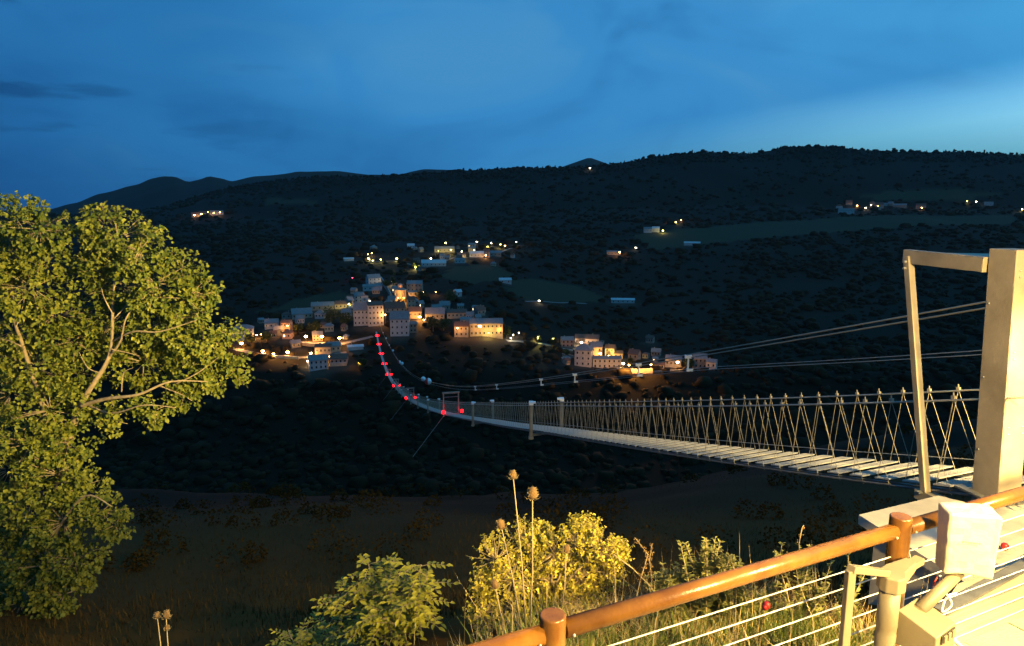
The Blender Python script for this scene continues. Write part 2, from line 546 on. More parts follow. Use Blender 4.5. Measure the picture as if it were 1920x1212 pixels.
# land cover: meadows (1) or woodland floor (0)
def seg_in(poly, px, py):
    r_ = np.zeros(px.shape, bool)
    n = len(poly)
    for i in range(n):
        x1, y1 = poly[i]; x2, y2 = poly[(i + 1) % n]
        c = (y1 > py) != (y2 > py)
        xs = (x2 - x1) * (py - y1) / (y2 - y1 + 1e-9) + x1
        r_ ^= c & (px < xs)
    return r_
def to_land(poly):
    return [(foot(x, r_).x, foot(x, r_).y) for x, r_ in poly]
MEADOWS = [to_land(p) for p in (
    [(960, 524), (1010, 524), (1080, 536), (1130, 556), (1120, 568), (1000, 566), (950, 548)],
    [(1190, 440), (1300, 428), (1500, 414), (1700, 404), (1900, 404), (1900, 420), (1640, 430), (1480, 442), (1340, 456), (1220, 470)],
    [(850, 500), (940, 500), (960, 520), (880, 535), (830, 520)],
    [(500, 372), (600, 376), (590, 384), (490, 384)],
    [(1600, 362), (1760, 356), (1900, 362), (1800, 376), (1640, 376)],
    [(470, 590), (560, 560), (640, 545), (660, 560), (560, 580)])]
MEADOWS.append([(-60, 3), (60, 3), (60, 7), (-60, 7)])
def cover(X, Y):
    c = np.zeros(X.shape)
    for m in MEADOWS:
        c = np.maximum(c, seg_in(m, X + 14 * fbm(X / 30, Y / 30, 2, 1) * (Y > 50), Y).astype(float))
    return c
tm = np_mesh('terrain', V, FQ, cover(V[:, 0], V[:, 1]))
tm.polygons.foreach_set('use_smooth', [True] * len(tm.polygons))
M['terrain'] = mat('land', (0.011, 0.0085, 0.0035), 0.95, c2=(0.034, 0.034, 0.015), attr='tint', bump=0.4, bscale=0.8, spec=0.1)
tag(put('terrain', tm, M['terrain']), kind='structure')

# ------------------------------------------------------------------ village (foot points measured on the land)
PANE = MB().box((0, 0, 0), (1, 0.10, 1)).mesh('pane')
SILL = MB().box((0, 0, 0), (1.15, 0.22, 0.12)).mesh('sill')
CHIM = MB().box((0, 0, 0), (0.7, 0.7, 1.6)).box((0, 0, 0.9), (0.95, 0.95, 0.2)).mesh('chimney')
DOOR = MB().box((0, 0, 0), (1, 0.12, 1)).mesh('door')
PANE.materials.append(M['glass']); SILL.materials.append(WALLS['stone']); CHIM.materials.append(WALLS['stone']); DOOR.materials.append(M['wood'])
LITPANE = PANE.copy(); LITPANE.materials.clear(); LITPANE.materials.append(M['win_lit'])
HOUSES = []
def house(x0, x1, eave, base, ridge, label, wall='white', roof='grey', cols=0, floors=0, yaw=0.0, hip=False, dep=None, lit=(), door=False, chim=True, cat='house', group='village houses', name='house'):
    """front wall between picture columns x0..x1, from row base up to row eave, roof up to row ridge"""
    p = foot((x0 + x1) / 2, base)
    k = p.y / F * 1.01
    wd = (x1 - x0) * k
    h = max(2.2, (base - eave) * k)
    d = dep or min(11.0, max(5.5, wd * 0.72))
    if abs(yaw) > 1:
        wd = max(3.0, (wd - d * abs(math.sin(R(yaw)))) / math.cos(R(yaw)))
    hr = max(0.9, (eave - ridge) * k - d * 0.5 * 0.17)
    rz = math.atan2(-p.x, p.y) + R(yaw)
    e = thing(name, label, cat, p + Vector((0, 0, 0)), rz, group)
    b = MB()
    W, D2 = wd / 2, d
    gable = not hip
    vs = [(-W, 0, -5), (W, 0, -5), (W, D2, -5), (-W, D2, -5), (-W, 0, h), (W, 0, h), (W, D2, h), (-W, D2, h)]
    fs = [(0, 1, 5, 4), (1, 2, 6, 5), (2, 3, 7, 6), (3, 0, 4, 7)]
    if gable:
        vs += [(-W, D2 / 2, h + hr), (W, D2 / 2, h + hr)]
        fs += [(5, 6, 9), (7, 4, 8)]
    b.add(vs, fs)
    b.build('wall', WALLS[wall], e)
    o_ = 0.45
    q = MB()
    if gable:
        z0 = h - o_ * hr / (D2 / 2)
        pts = [(-W - o_, -o_, z0), (W + o_, -o_, z0), (W + o_, D2 / 2, h + hr), (-W - o_, D2 / 2, h + hr), (W + o_, D2 + o_, z0), (-W - o_, D2 + o_, z0)]
        top = [(a, c, z + 0.28) for a, c, z in pts]
        q.add(pts + top, [(6, 7, 8, 9), (9, 8, 10, 11), (1, 0, 3, 2), (2, 3, 5, 4), (0, 1, 7, 6), (4, 5, 11, 10), (1, 2, 8, 7), (2, 4, 10, 8), (3, 0, 6, 9), (5, 3, 9, 11)])
    else:
        ins = min(D2 / 2, W * 0.9)
        pts = [(-W - o_, -o_, h), (W + o_, -o_, h), (W + o_, D2 + o_, h), (-W - o_, D2 + o_, h)]
        rd = [(-W + ins, D2 / 2, h + hr), (W - ins, D2 / 2, h + hr)]
        top = [(a, c, z + 0.2) for a, c, z in pts]
        q.add(pts + top + rd, [(3, 2, 1, 0), (0, 1, 5, 4), (1, 2, 6, 5), (2, 3, 7, 6), (3, 0, 4, 7), (4, 5, 9, 8), (5, 6, 9), (6, 7, 8, 9), (7, 4, 8)])
    rf = q.build('roof', ROOFS[roof], e)
    if chim and wd > 6:
        c = put('chimney', CHIM, None, rf)
        c.location = (W * 0.45 * (1 if int(x0) % 2 else -1), D2 * 0.6, h + hr * 0.9)
    ww, wh = min(1.15, wd / max(1, cols) * 0.4), min(1.6, h / max(1, floors) * 0.48)
    for r_ in range(floors):
        for c in range(cols):
            if door and r_ == 0 and c == cols // 2:
                dd = put('door', DOOR, None, e)
                dd.scale = (1.3, 1, 2.2)
                dd.location = (-W + (c + 0.5) / cols * wd, -0.02, 1.1)
                continue
            o = put('window', LITPANE if (r_, c) in lit else PANE, None, e)
            o.scale = (ww, 1, wh)
            zc = (r_ + 0.58) / floors * h
            o.location = (-W + (c + 0.5) / cols * wd, -0.02, zc)
            s = put('sill', SILL, None, o)
            s.scale = (1, 1, 1 / wh)
            s.location = (0, -0.04, -0.56)
    if floors and D2 > 5:                                          # flank windows
        for sgn in (-1, 1):
            for r_ in range(floors):
                o = put('window', PANE, None, e)
                o.scale = (ww, 1, wh)
                o.rotation_euler = (0, 0, math.pi / 2)
                o.location = (sgn * (W + 0.02), D2 * 0.4, (r_ + 0.58) / floors * h)
    e['k'] = 1
    del e['k']
    HOUSES.append((p, wd, d))
    return e
H = house
# heart of the village behind the bridge end
H(663, 692, 582, 612, 567, 'wide pale block with windows behind the far bridge end, lower of the pair', 'white', 'grey', 4, 3, -4, dep=11)
H(690, 721, 573, 612, 565, 'tall pale block with lit flank behind the far bridge end', 'white', 'tile', 4, 4, 8, dep=11)
H(731, 768, 598, 631, 583, 'big blue-grey house below the floodlit church tower', 'white', 'grey', 4, 3, -6, dep=10)
H(768, 782, 608, 625, 603, 'small grey house beside the big house below the church', 'stone', 'grey', 2, 2, 5)
H(766, 791, 584, 598, 576, 'cream house with lamp at its right corner below the church', 'cream', 'tile', 3, 1, -5, dep=7)
H(722, 760, 578, 586, 566, 'long brown roofed house between the pale block and the church', 'cream', 'tile', 4, 1, 4, dep=10)
H(764, 779, 562, 578, 556, 'narrow cream house with dark windows right below the church tower', 'cream', 'tile', 2, 2, 10)
H(762, 792, 533, 548, 526, 'grey house right behind the floodlit church tower', 'stone', 'grey', 4, 2, -8)
H(766, 784, 549, 562, 545, 'small blue-grey house right beside the floodlit church tower', 'stone', 'grey', 2, 2, 6)
H(689, 717, 522, 534, 514, 'white house with blue shade uphill left of the church', 'white', 'grey', 3, 2, 18)
H(681, 716, 538, 546, 533, 'low white house left of the church tower, half hidden by trees', 'white', 'grey', 4, 1, 0)
# west side, left of the bridge
H(438, 476, 617, 638, 608, 'white hipped house with three window columns beside the big tree', 'white', 'grey', 4, 3, -3, True)
H(496, 522, 606, 618, 598, 'pale house with dark roof right of the white hipped house', 'white', 'grey', 3, 1, -6)
H(514, 532, 618, 630, 611, 'small dark stone house below the pink lit corner house', 'stone', 'grey', 2, 1, 4)
H(524, 546, 606, 625, 600, 'pink house with brightly lit right corner on the west side', 'pink', 'tile', 3, 2, -24)
H(548, 586, 589, 598, 578, 'long low house with lit front wall on the west terrace', 'cream', 'grey', 5, 1, 5)
H(584, 626, 574, 582, 566, 'dark roofed long house above the west terrace', 'stone', 'grey', 4, 1, -3)
H(626, 660, 571, 580, 564, 'cream house with bright yellow right end uphill of the trees', 'cream', 'tile', 4, 1, -12)
H(645, 660, 583, 592, 578, 'little stone house under the bright yellow ended house', 'stone', 'tile', 2, 1, 6)
H(546, 566, 644, 653, 638, 'dark shed roofed house under the row of street lamps', 'stone', 'grey', 2, 1, 12)
H(590, 622, 651, 666, 645, 'stone house with lit orange front below the row of street lamps', 'stone', 'tile', 4, 1, -8, dep=8)
H(612, 640, 649, 661, 641, 'pale round cornered house right of the orange lit stone house', 'cream', 'grey', 3, 1, 10)
H(580, 616, 675, 694, 665, 'blue-white house with dark windows at the lower west edge', 'white', 'grey', 4, 2, 6, dep=9)
H(618, 652, 673, 684, 664, 'low house with glowing orange front at the lower west edge', 'pink', 'tile', 4, 1, -6)
H(652, 682, 651, 657, 647, 'low pale shed left of the far bridge end', 'white', 'pale', 0, 0, 3)
# east side, right of the bridge
H(797, 834, 589, 600, 577, 'long blue-grey roofed house right of the cream lamp house', 'stone', 'grey', 4, 1, -4)
H(838, 876, 587, 598, 580, 'cream house with long front above the yellow lit house', 'cream', 'tile', 5, 1, 3)
H(862, 884, 600, 608, 595, 'small blue-white house left above the yellow lit house', 'white', 'grey', 3, 1, -8)
H(880, 944, 607, 632, 597, 'large house flooded with yellow light, two rows of windows', 'cream', 'grey', 8, 2, 4, dep=11)
H(851, 879, 612, 633, 603, 'tall house lit orange left of the large yellow lit house', 'cream', 'tile', 3, 2, -6, dep=8)
H(1052, 1077, 638, 652, 631, 'pink house with purple-grey roof at the road bend', 'pink', 'grey', 3, 2, 8)
H(1077, 1123, 635, 648, 627, 'long pink house with tiled roof above the big blue-grey house', 'pink', 'tile', 6, 1, -4)
H(1075, 1110, 657, 688, 643, 'big blue-grey house with paired windows on the east slope', 'white', 'grey', 3, 3, -8, True, dep=11)
H(1105, 1131, 651, 674, 641, 'gabled grey house with a lamp at its right corner', 'stone', 'grey', 2, 2, 12)
H(1132, 1153, 653, 672, 646, 'narrow gable house in glaring light on the east slope', 'cream', 'tile', 2, 2, -14)
H(1150, 1168, 663, 673, 658, 'low pink house joined to the glaring gable house', 'pink', 'tile', 2, 1, 4)
H(1110, 1166, 673, 692, 668, 'long pale lower house with small windows above the cables', 'white', 'grey', 6, 2, 6)
H(1174, 1198, 664, 685, 655, 'dark tall gabled house beside the lit terrace', 'stone', 'tile', 2, 2, -20)
H(1246, 1277, 674, 690, 666, 'pale house with bright lamp at its right end', 'white', 'grey', 4, 1, -6)
H(1222, 1246, 684, 692, 680, 'low lit cream wall house left of the pale lamp house', 'cream', 'tile', 3, 1, 5)
H(1300, 1326, 672, 692, 663, 'dim greenish grey house at the east end of the village', 'stone', 'grey', 3, 2, 8)
H(1322, 1343, 679, 693, 673, 'lowest dim grey house at the east end of the village', 'white', 'grey', 2, 1, -10)
# upper village
UG = 'upper village houses'
H(645, 664, 486, 490, 483, 'pale roofed low house at the west end of the upper village', 'white', 'pale', 0, 0, 5, group=UG)
H(764, 777, 461, 466, 457, 'small bluish house high above the church', 'white', 'pale', 3, 1, 0, group=UG)
H(790, 836, 494, 500, 487, 'long bluish roofed building right of the lit yellow tree', 'white', 'pale', 6, 1, -4, group=UG)
H(825, 834, 480, 487, 476, 'little square grey house in the middle of the upper village', 'white', 'grey', 2, 1, 5, group=UG)
H(815, 852, 467, 474, 462, 'house outlined by lit eaves along the upper road', 'cream', 'grey', 5, 1, -3, group=UG)
H(858, 874, 478, 484, 474, 'small house with golden lit front in the upper village', 'cream', 'tile', 3, 1, 3, group=UG)
H(852, 872, 488, 494, 484, 'bluish low house under the golden lit house', 'white', 'grey', 3, 1, -4, group=UG)
H(881, 908, 476, 483, 471, 'long pale house left of the pink upper house', 'white', 'pale', 4, 1, 6, group=UG)
H(906, 918, 472, 483, 467, 'pink lit house under the big yellow lamps', 'pink', 'tile', 2, 2, -5, group=UG)
H(918, 940, 475, 481, 470, 'dark blue house right of the pink upper house', 'stone', 'grey', 3, 1, 4, group=UG)
H(878, 892, 466, 473, 462, 'small greenish lit house above the pale long house', 'cream', 'grey', 2, 1, 0, group=UG)
H(781, 792, 503, 508, 500, 'tiny pinkish house at the foot of the lit yellow tree', 'pink', 'tile', 2, 1, 6, group=UG)
# scattered farm buildings and hamlets
FG = 'scattered farm buildings'
H(1146, 1190, 563, 569, 559, 'long white barn in front of the meadow', 'white', 'pale', 5, 1, 3, group=FG, cat='barn', name='barn')
H(1283, 1312, 456, 461, 453, 'white barn with straight roof on the right meadow edge', 'white', 'pale', 0, 0, 0, group=FG, cat='barn', name='barn')
H(936, 960, 526, 532, 521, 'pale barn at the top corner of the meadow', 'white', 'pale', 2, 1, 6, group=FG, cat='barn', name='barn')
H(852, 868, 548, 557, 543, 'white steep roofed shed alone in the trees right of the church', 'white', 'pale', 1, 1, 20, group=FG, cat='barn', name='barn')
HG = 'hamlet houses on the far slopes'
H(1207, 1222, 430, 437, 426, 'pale twin house left of the hamlet lamp', 'white', 'grey', 3, 1, 5, group=HG)
H(1222, 1236, 429, 436, 425, 'pale house touching the twin house in the hamlet', 'white', 'pale', 2, 1, -5, group=HG)
H(1138, 1164, 473, 479, 470, 'low house with glowing right end on the near hamlet lane', 'cream', 'grey', 4, 1, 4, group=HG)
H(1573, 1600, 395, 402, 391, 'bluish long house at the left end of the ridge hamlet', 'white', 'grey', 4, 1, 4, group=HG)
H(1640, 1655, 384, 391, 380, 'pink lit house in the middle of the ridge hamlet', 'pink', 'tile', 2, 1, -5, group=HG)
H(1676, 1698, 385, 390, 382, 'low grey house right of the pink ridge house', 'stone', 'grey', 3, 1, 5, group=HG)
H(1718, 1734, 386, 392, 382, 'reddish lit house at the right of the ridge hamlet', 'pink', 'tile', 2, 1, -5, group=HG)
H(1846, 1860, 382, 387, 379, 'bluish house beside the white far right lamp', 'white', 'grey', 2, 1, -5, group=HG)
H(360, 373, 402, 408, 398, 'first lit house of the far left hamlet', 'cream', 'tile', 2, 1, 5, group=HG)
H(374, 386, 400, 406, 396, 'second lit house of the far left hamlet', 'white', 'tile', 2, 1, -5, group=HG)
H(395, 418, 399, 404, 395, 'long bluish house ending the far left hamlet', 'white', 'grey', 3, 1, 3, group=HG)

def fill(n, x0, x1, r0, r1, label, group, seed, sz=(12, 22), keep=None):
    rg_ = random.Random(seed)
    made = []
    done = 0
    tries = 0
    while done < n and tries < 400:
        tries += 1
        xa = rg_.uniform(x0, x1); rb_ = rg_.uniform(r0, r1)
        if keep and not keep(xa, rb_):
            continue
        p_ = foot(xa, rb_)
        if any((p_.x - hp.x) ** 2 + (p_.y - hp.y - hd / 2) ** 2 < ((hw + 9) * 0.5) ** 2 for hp, hw, hd in HOUSES):
            continue
        wpx = rg_.uniform(*sz); hpx = rg_.uniform(0.45, 0.75) * wpx * (0.9 if sz[0] > 9 else 0.7)
        wk = rg_.choice(['stone', 'stone', 'cream', 'white', 'pink']); rk = rg_.choice(['tile', 'grey', 'grey'])
        e_ = house(xa - wpx / 2, xa + wpx / 2, rb_ - hpx, rb_, rb_ - hpx - wpx * rg_.uniform(0.3, 0.45), label, wk, rk, rg_.choice([2, 3]), 2 if hpx > 11 else 1, rg_.uniform(-35, 35), rg_.random() < 0.3, group=group, lit=((0, 0),) if rg_.random() < 0.2 else ())
        made.append((xa, e_, {'stone': 'grey stone', 'cream': 'cream', 'white': 'white', 'pink': 'pinkish'}[wk], {'tile': 'brown', 'grey': 'grey'}[rk]))
        done += 1
    made.sort(key=lambda q: q[0])
    words = ['first', 'second', 'third', 'fourth', 'fifth', 'sixth', 'seventh', 'eighth', 'ninth', 'tenth', 'eleventh', 'twelfth', 'thirteenth', 'fourteenth', 'fifteenth', 'sixteenth']
    for i_, (_, e_, a_, b_) in enumerate(made):
        e_['label'] = 'small %s house with %s roof, %s from the left %s' % (a_, b_, words[i_], label)
fill(16, 655, 800, 548, 606, 'packed around the church', 'packed houses around the church', 1)
fill(12, 470, 655, 590, 640, 'packed on the west side', 'packed houses on the west side', 2)
fill(8, 795, 905, 580, 604, 'above the yellow lit house', 'packed houses above the yellow lit house', 3)
fill(9, 1050, 1240, 640, 686, 'packed on the east slope', 'packed houses on the east slope', 4, (11, 20))
fill(12, 690, 965, 462, 500, 'in the upper village', 'packed houses of the upper village', 5, (8, 14))
fill(7, 1565, 1760, 384, 394, 'in the ridge hamlet', 'tiny houses of the ridge hamlet', 6, (7, 12))
# church tower
p = foot(751, 560)
k = p.y / F
e = thing('church_tower', 'church tower with domed lantern flooded in bright orange light', 'church', p, math.atan2(-p.x, p.y))
r0 = 10.5 * k
b = MB()
prof = []
b.lathe([(r0, -5), (r0, 15.0 * k)], 8)
b.build('wall', WALLS['cream'], e)
for i in range(8):
    a = math.pi / 8 + i * math.pi / 4
    MB().box((r0 * math.cos(a), r0 * math.sin(a), 7.0 * k), (0.9, 0.9, 14 * k), (0, 0, a)).build('pilaster', WALLS['cream'], e)
for i in range(8):
    a = i * math.pi / 4
    o = put('window', PANE, None, e)
    o.scale = (1.3, 1, 3.2)
    o.rotation_euler = (0, 0, a + math.pi / 2)
    o.location = (r0 * 0.925 * math.cos(a), r0 * 0.925 * math.sin(a), 8.5 * k)
MB().lathe([(r0 * 1.02, 15 * k), (r0 * 1.28, 15.4 * k), (r0 * 1.28, 16.6 * k), (r0 * 1.0, 16.9 * k)], 8).build('cornice', WALLS['cream'], e)
MB().lathe([(r0 * 0.98, 16.9 * k), (r0 * 0.72, 19 * k), (r0 * 0.45, 20.4 * k)], 8).build('roof', ROOFS['grey'], e)
ln = MB().lathe([(r0 * 0.42, 20 * k), (r0 * 0.42, 25 * k)], 8).build('lantern', WALLS['pink'], e)
MB().lathe([(r0 * 0.52, 25 * k), (r0 * 0.40, 27 * k), (0.15, 29 * k)], 8).build('lantern_roof', ROOFS['grey'], ln)
# bell wall of the small chapel
p = foot(681, 609)
k = p.y / F
e = thing('bell_wall', 'small white bell gable above the roof of the pale block', 'bell gable', p + Vector((0, 9.0, 0)), math.atan2(-p.x, p.y))
b = MB()
b.box((-4.2 * k, 0, 24 * k), (4.5 * k, 1.4, 56 * k)).box((4.2 * k, 0, 24 * k), (4.5 * k, 1.4, 56 * k)).box((0, 0, 19 * k), (4 * k, 1.4, 46 * k)).box((0, 0, 50.5 * k), (4 * k, 1.4, 3 * k))
b.build('wall', WALLS['white'], e)
MB().add([(-7.5 * k, -0.9, 52 * k), (7.5 * k, -0.9, 52 * k), (7.5 * k, 0.9, 52 * k), (-7.5 * k, 0.9, 52 * k), (0, -0.9, 55 * k), (0, 0.9, 55 * k)], [(3, 2, 1, 0), (0, 1, 4), (2, 3, 5), (1, 2, 5, 4), (3, 0, 4, 5)]).build('roof', ROOFS['grey'], e)
MB().lathe([(0.2, 47.5 * k), (0.9 * k, 46.5 * k), (1.5 * k, 44 * k)], 10).build('bell', M['steel_dark'], e)

# ------------------------------------------------------------------ lamps of the village
POLE = {}
def street_lamp(x, row, h_px, label, kind='lamp_warm', power=1200, rad=0.55, group='village street lamps', toward=1.5, glow=None):
    p = foot(x, row + h_px)
    k = p.y / F
    h = max(2.2, h_px * k)
    rad *= 1.35
    e = thing('street_lamp', label, 'street lamp', p, math.atan2(-p.x, p.y), group)
    MB().tube([(0, 0, -1.5), (0, 0, h * 0.6), (0, 0, h + rad)], [0.10, 0.08, 0.05], 6).build('pole', M['steel_dark'], e)
    ln = MB().ball((0, 0, 0), rad, 10, 0.85).build('lantern', M[kind], e, True)
    ln.location = (0, -0.15 - rad, h)
    MB().lathe([(rad * 0.9, rad * 0.6), (rad * 0.3, rad * 1.15)], 8).build('cap', M['steel_dark'], ln)
    d = bpy.data.lights.new('lantern_light', 'POINT')
    d.energy = power * 8.0
    d.color = {'lamp_warm': (1.0, 0.43, 0.09), 'lamp_white': (1.0, 0.78, 0.50), 'lamp_yellow': (1.0, 0.80, 0.20), 'lamp_red': (1.0, 0.05, 0.1)}[kind]
    d.shadow_soft_size = 0.3
    o = bpy.data.objects.new('lantern_light', d)
    COL.objects.link(o)
    o.parent = e
    o.location = (0, -1.0 - 2 * rad - toward, h - 0.2)
    return e
S = street_lamp
for i, a in enumerate([
    (453, 643, 9, 'street lamp glowing under the white hipped house', 'lamp_warm', 1700, 0.9),
    (493, 658, 7, 'street lamp on the lower west road, left of the short row', 'lamp_warm', 1500, 0.85),
    (513, 663, 6, 'orange street lamp second on the lower west road', 'lamp_warm', 1300, 0.6),
    (540, 660, 10, 'street lamp third on the lower west road', 'lamp_warm', 2200, 0.9),
    (574, 630, 11, 'left lamp of the upper row of three along the terrace road', 'lamp_warm', 2200, 0.9),
    (604, 631, 11, 'middle lamp of the upper row of three along the terrace road', 'lamp_warm', 2200, 0.9),
    (637, 633, 11, 'end lamp nearest the bridge in the upper row of three', 'lamp_warm', 2200, 0.9),
    (583, 662, 5, 'lamp on the front of the orange lit stone house', 'lamp_warm', 1800, 0.75),
    (620, 668, 9, 'lamp at the corner of the glowing orange low house', 'lamp_warm', 2200, 0.85),
    (577, 677, 7, 'small white lamp left of the blue-white lower house', 'lamp_white', 500, 0.5),
    (674, 680, 8, 'lone lamp in the trees left of the bridge', 'lamp_warm', 700, 0.5),
    (482, 628, 6, 'left one of two small lamps below the dark roofed pale house', 'lamp_warm', 500, 0.45),
    (490, 627, 6, 'right-hand one of two small lamps below the dark roofed pale house', 'lamp_warm', 500, 0.45),
    (540, 611, 17, 'wall lamp lighting the pink corner house', 'lamp_warm', 1800, 0.4),
    (655, 570, 13, 'lamp at the bright yellow house end', 'lamp_yellow', 1800, 0.5),
    (653, 585, 9, 'lamp in front of the little stone house', 'lamp_warm', 900, 0.4),
    (694, 565, 6, 'white lamp between bell gable and church on the roofs', 'lamp_white', 700, 0.75),
    (723, 590, 20, 'lamp lighting the alley beside the tall pale block', 'lamp_warm', 1000, 0.4),
    (741, 601, 6, 'small lamp on the front of the big blue-grey house', 'lamp_white', 250, 0.4),
    (736, 528, 7, 'oval bright lamp on the lane above the church tower', 'lamp_white', 1500, 0.8),
    (746, 559, 7, 'floodlight at the left foot of the church tower', 'lamp_warm', 3000, 0.3),
    (757, 559, 7, 'floodlight at the right-hand foot of the church tower', 'lamp_warm', 3000, 0.3),
    (787, 594, 6, 'lamp at the corner of the cream house below the church', 'lamp_warm', 1800, 0.8),
    (795, 600, 8, 'lamp beside the lit tree right of the cream house', 'lamp_warm', 1600, 0.5),
    (858, 615, 20, 'lamp in front of the tall orange lit house', 'lamp_warm', 450, 0.45),
    (900, 611, 24, 'very bright lamp in front of the large yellow lit house', 'lamp_warm', 650, 0.95),
    (937, 617, 17, 'small lamp at the far end of the large yellow lit house', 'lamp_warm', 250, 0.55),
    (916, 624, 10, 'low lamp at the foot of the large yellow lit house', 'lamp_yellow', 550, 0.3),
    (962, 628, 5, 'left small white lamp on the dark lane east of the yellow house', 'lamp_white', 250, 0.4),
    (973, 624, 6, 'right-hand small white lamp on the dark lane east of the yellow house', 'lamp_white', 250, 0.42),
    (958, 635, 4, 'lowest small lamp on the dark lane east of the yellow house', 'lamp_white', 200, 0.4),
    (1008, 632, 9, 'bright double lamp at the road bend before the pink houses', 'lamp_yellow', 1800, 0.9),
    (1037, 635, 9, 'bright lamp left of the pink house with purple-grey roof', 'lamp_yellow', 1800, 0.75),
    (1090, 642, 7, 'lamp in front of the long pink house', 'lamp_white', 1700, 0.75),
    (1125, 662, 14, 'lamp at the corner of the gabled grey house', 'lamp_warm', 2000, 0.8),
    (1141, 667, 8, 'lamp glaring on the narrow gable house', 'lamp_yellow', 2600, 0.4),
    (1168, 680, 21, 'left lamp on the brightly lit east terrace', 'lamp_warm', 3200, 0.75),
    (1179, 684, 18, 'second lamp on the brightly lit east terrace', 'lamp_warm', 2600, 0.6),
    (1196, 684, 18, 'third lamp on the brightly lit east terrace', 'lamp_warm', 1800, 0.5),
    (1220, 682, 19, 'right-hand lamp of the brightly lit east terrace', 'lamp_warm', 1600, 0.55),
    (1270, 678, 14, 'bright lamp at the end of the pale east house', 'lamp_warm', 1900, 0.85),
    (1011, 564, 4, 'single white lamp on the lane across the meadow', 'lamp_white', 300, 0.75),
    (690, 477, 3, 'left of two dim lamps at the western top of the upper village', 'lamp_yellow', 700, 0.45),
    (697, 475, 5, 'right-hand of two dim lamps at the western top of the upper village', 'lamp_warm', 700, 0.45),
    (691, 485, 4, 'yellow lamp nearest the pale roofed western house', 'lamp_yellow', 700, 0.85),
    (699, 489, 4, 'dim yellow lamp right below the western yellow lamp', 'lamp_yellow', 500, 0.6),
    (714, 487, 5, 'dim yellow lamp on the upper west lane', 'lamp_yellow', 700, 0.75),
    (744, 485, 5, 'lone round yellow lamp above the church lane', 'lamp_yellow', 900, 1.1),
    (780, 501, 4, 'lamp below the lit yellow tree', 'lamp_yellow', 2200, 1.0),
    (808, 485, 4, 'small white lamp over the long bluish roof', 'lamp_white', 500, 0.8),
    (833, 480, 3, 'tiny lamp right of the square grey house', 'lamp_warm', 500, 0.6),
    (836, 456, 20, 'lamp above the house with lit eaves', 'lamp_yellow', 1500, 1.0),
    (822, 471, 6, 'lamp at the left end of the lit eaves house', 'lamp_yellow', 900, 0.4),
    (846, 469, 8, 'lamp at the right-hand end of the lit eaves house', 'lamp_yellow', 1300, 0.6),
    (866, 472, 14, 'lamp over the golden lit house', 'lamp_white', 900, 0.7),
    (861, 481, 5, 'bright lamp on the front of the golden lit house', 'lamp_yellow', 1300, 0.8),
    (894, 454, 5, 'highest white lamp of the upper village', 'lamp_white', 500, 0.95),
    (889, 469, 6, 'lamp beside the small greenish house', 'lamp_yellow', 1100, 0.6),
    (914, 463, 6, 'big yellow lamp, left one of the pair over the pink house', 'lamp_yellow', 2400, 1.7),
    (921, 456, 5, 'white lamp between the two big yellow lamps', 'lamp_white', 700, 0.9),
    (938, 459, 6, 'big yellow lamp, right-hand one of the pair', 'lamp_yellow', 2400, 1.7),
    (947, 461, 5, 'orange lamp touching the big yellow lamp', 'lamp_warm', 1000, 0.8),
    (911, 479, 6, 'lamp on the front of the pink upper house', 'lamp_warm', 1600, 0.8),
    (968, 454, 6, 'white lamp at the eastern tip of the upper village', 'lamp_white', 600, 0.8),
    (794, 548, 5, 'left dim orange lamp in the trees right of the church', 'lamp_warm', 250, 0.35),
    (817, 548, 5, 'right-hand dim orange lamp in the trees right of the church', 'lamp_warm', 250, 0.30),
    (1162, 473, 8, 'lamp at the glowing end of the near hamlet house', 'lamp_warm', 1300, 1.0),
    (1192, 465, 3, 'round white lamp between the two hamlets', 'lamp_white', 400, 1.1),
    (1243, 433, 4, 'golden lamp right of the pale twin house', 'lamp_yellow', 1800, 1.2),
    (1259, 416, 3, 'left bright lamp of the upper hamlet', 'lamp_warm', 1500, 1.3),
    (1267, 417, 3, 'middle bright lamp of the upper hamlet', 'lamp_yellow', 1500, 1.3),
    (1277, 413, 3, 'reddish lamp at the right of the upper hamlet', 'lamp_warm', 900, 0.8),
    (1607, 386, 3, 'orange lamp of the ridge hamlet', 'lamp_warm', 1500, 1.3),
    (1623, 390, 3, 'white lamp of the ridge hamlet', 'lamp_white', 1500, 1.6),
    (1633, 385, 3, 'small white lamp left of the pink ridge house', 'lamp_white', 500, 0.9),
    (1646, 387, 6, 'lamp on the front of the pink ridge house', 'lamp_warm', 1200, 0.8),
    (1694, 385, 3, 'dim lamp on the low grey ridge house', 'lamp_white', 500, 0.7),
    (1728, 390, 4, 'red-orange lamp on the reddish ridge house', 'lamp_warm', 1800, 1.1),
    (1813, 378, 3, 'dim lamp left of the white far right lamp', 'lamp_yellow', 900, 1.0),
    (1830, 379, 3, 'bright white lamp far right on the ridge', 'lamp_white', 1200, 1.6),
    (1916, 393, 3, 'yellow lamp cut by the right edge of the view', 'lamp_yellow', 1200, 1.4),
    (365, 404, 6, 'left lamp of the far left hamlet', 'lamp_warm', 1600, 1.5),
    (378, 402, 6, 'second lamp of the far left hamlet', 'lamp_warm', 1600, 1.4),
    (390, 398, 3, 'middle lamp of the far left hamlet', 'lamp_yellow', 900, 0.9),
    (401, 400, 6, 'fourth lamp of the far left hamlet', 'lamp_warm', 1100, 1.1),
    (413, 399, 7, 'right-hand lamp of the far left hamlet', 'lamp_warm', 1000, 1.0),
    (1106, 316, 3, 'lone white lamp on the ridge under the far peak', 'lamp_white', 800, 2.2),
    (661, 521, 5, 'small red lamp on the dark slope left of the church', 'lamp_red', 120, 0.5)]):
    S(*a)

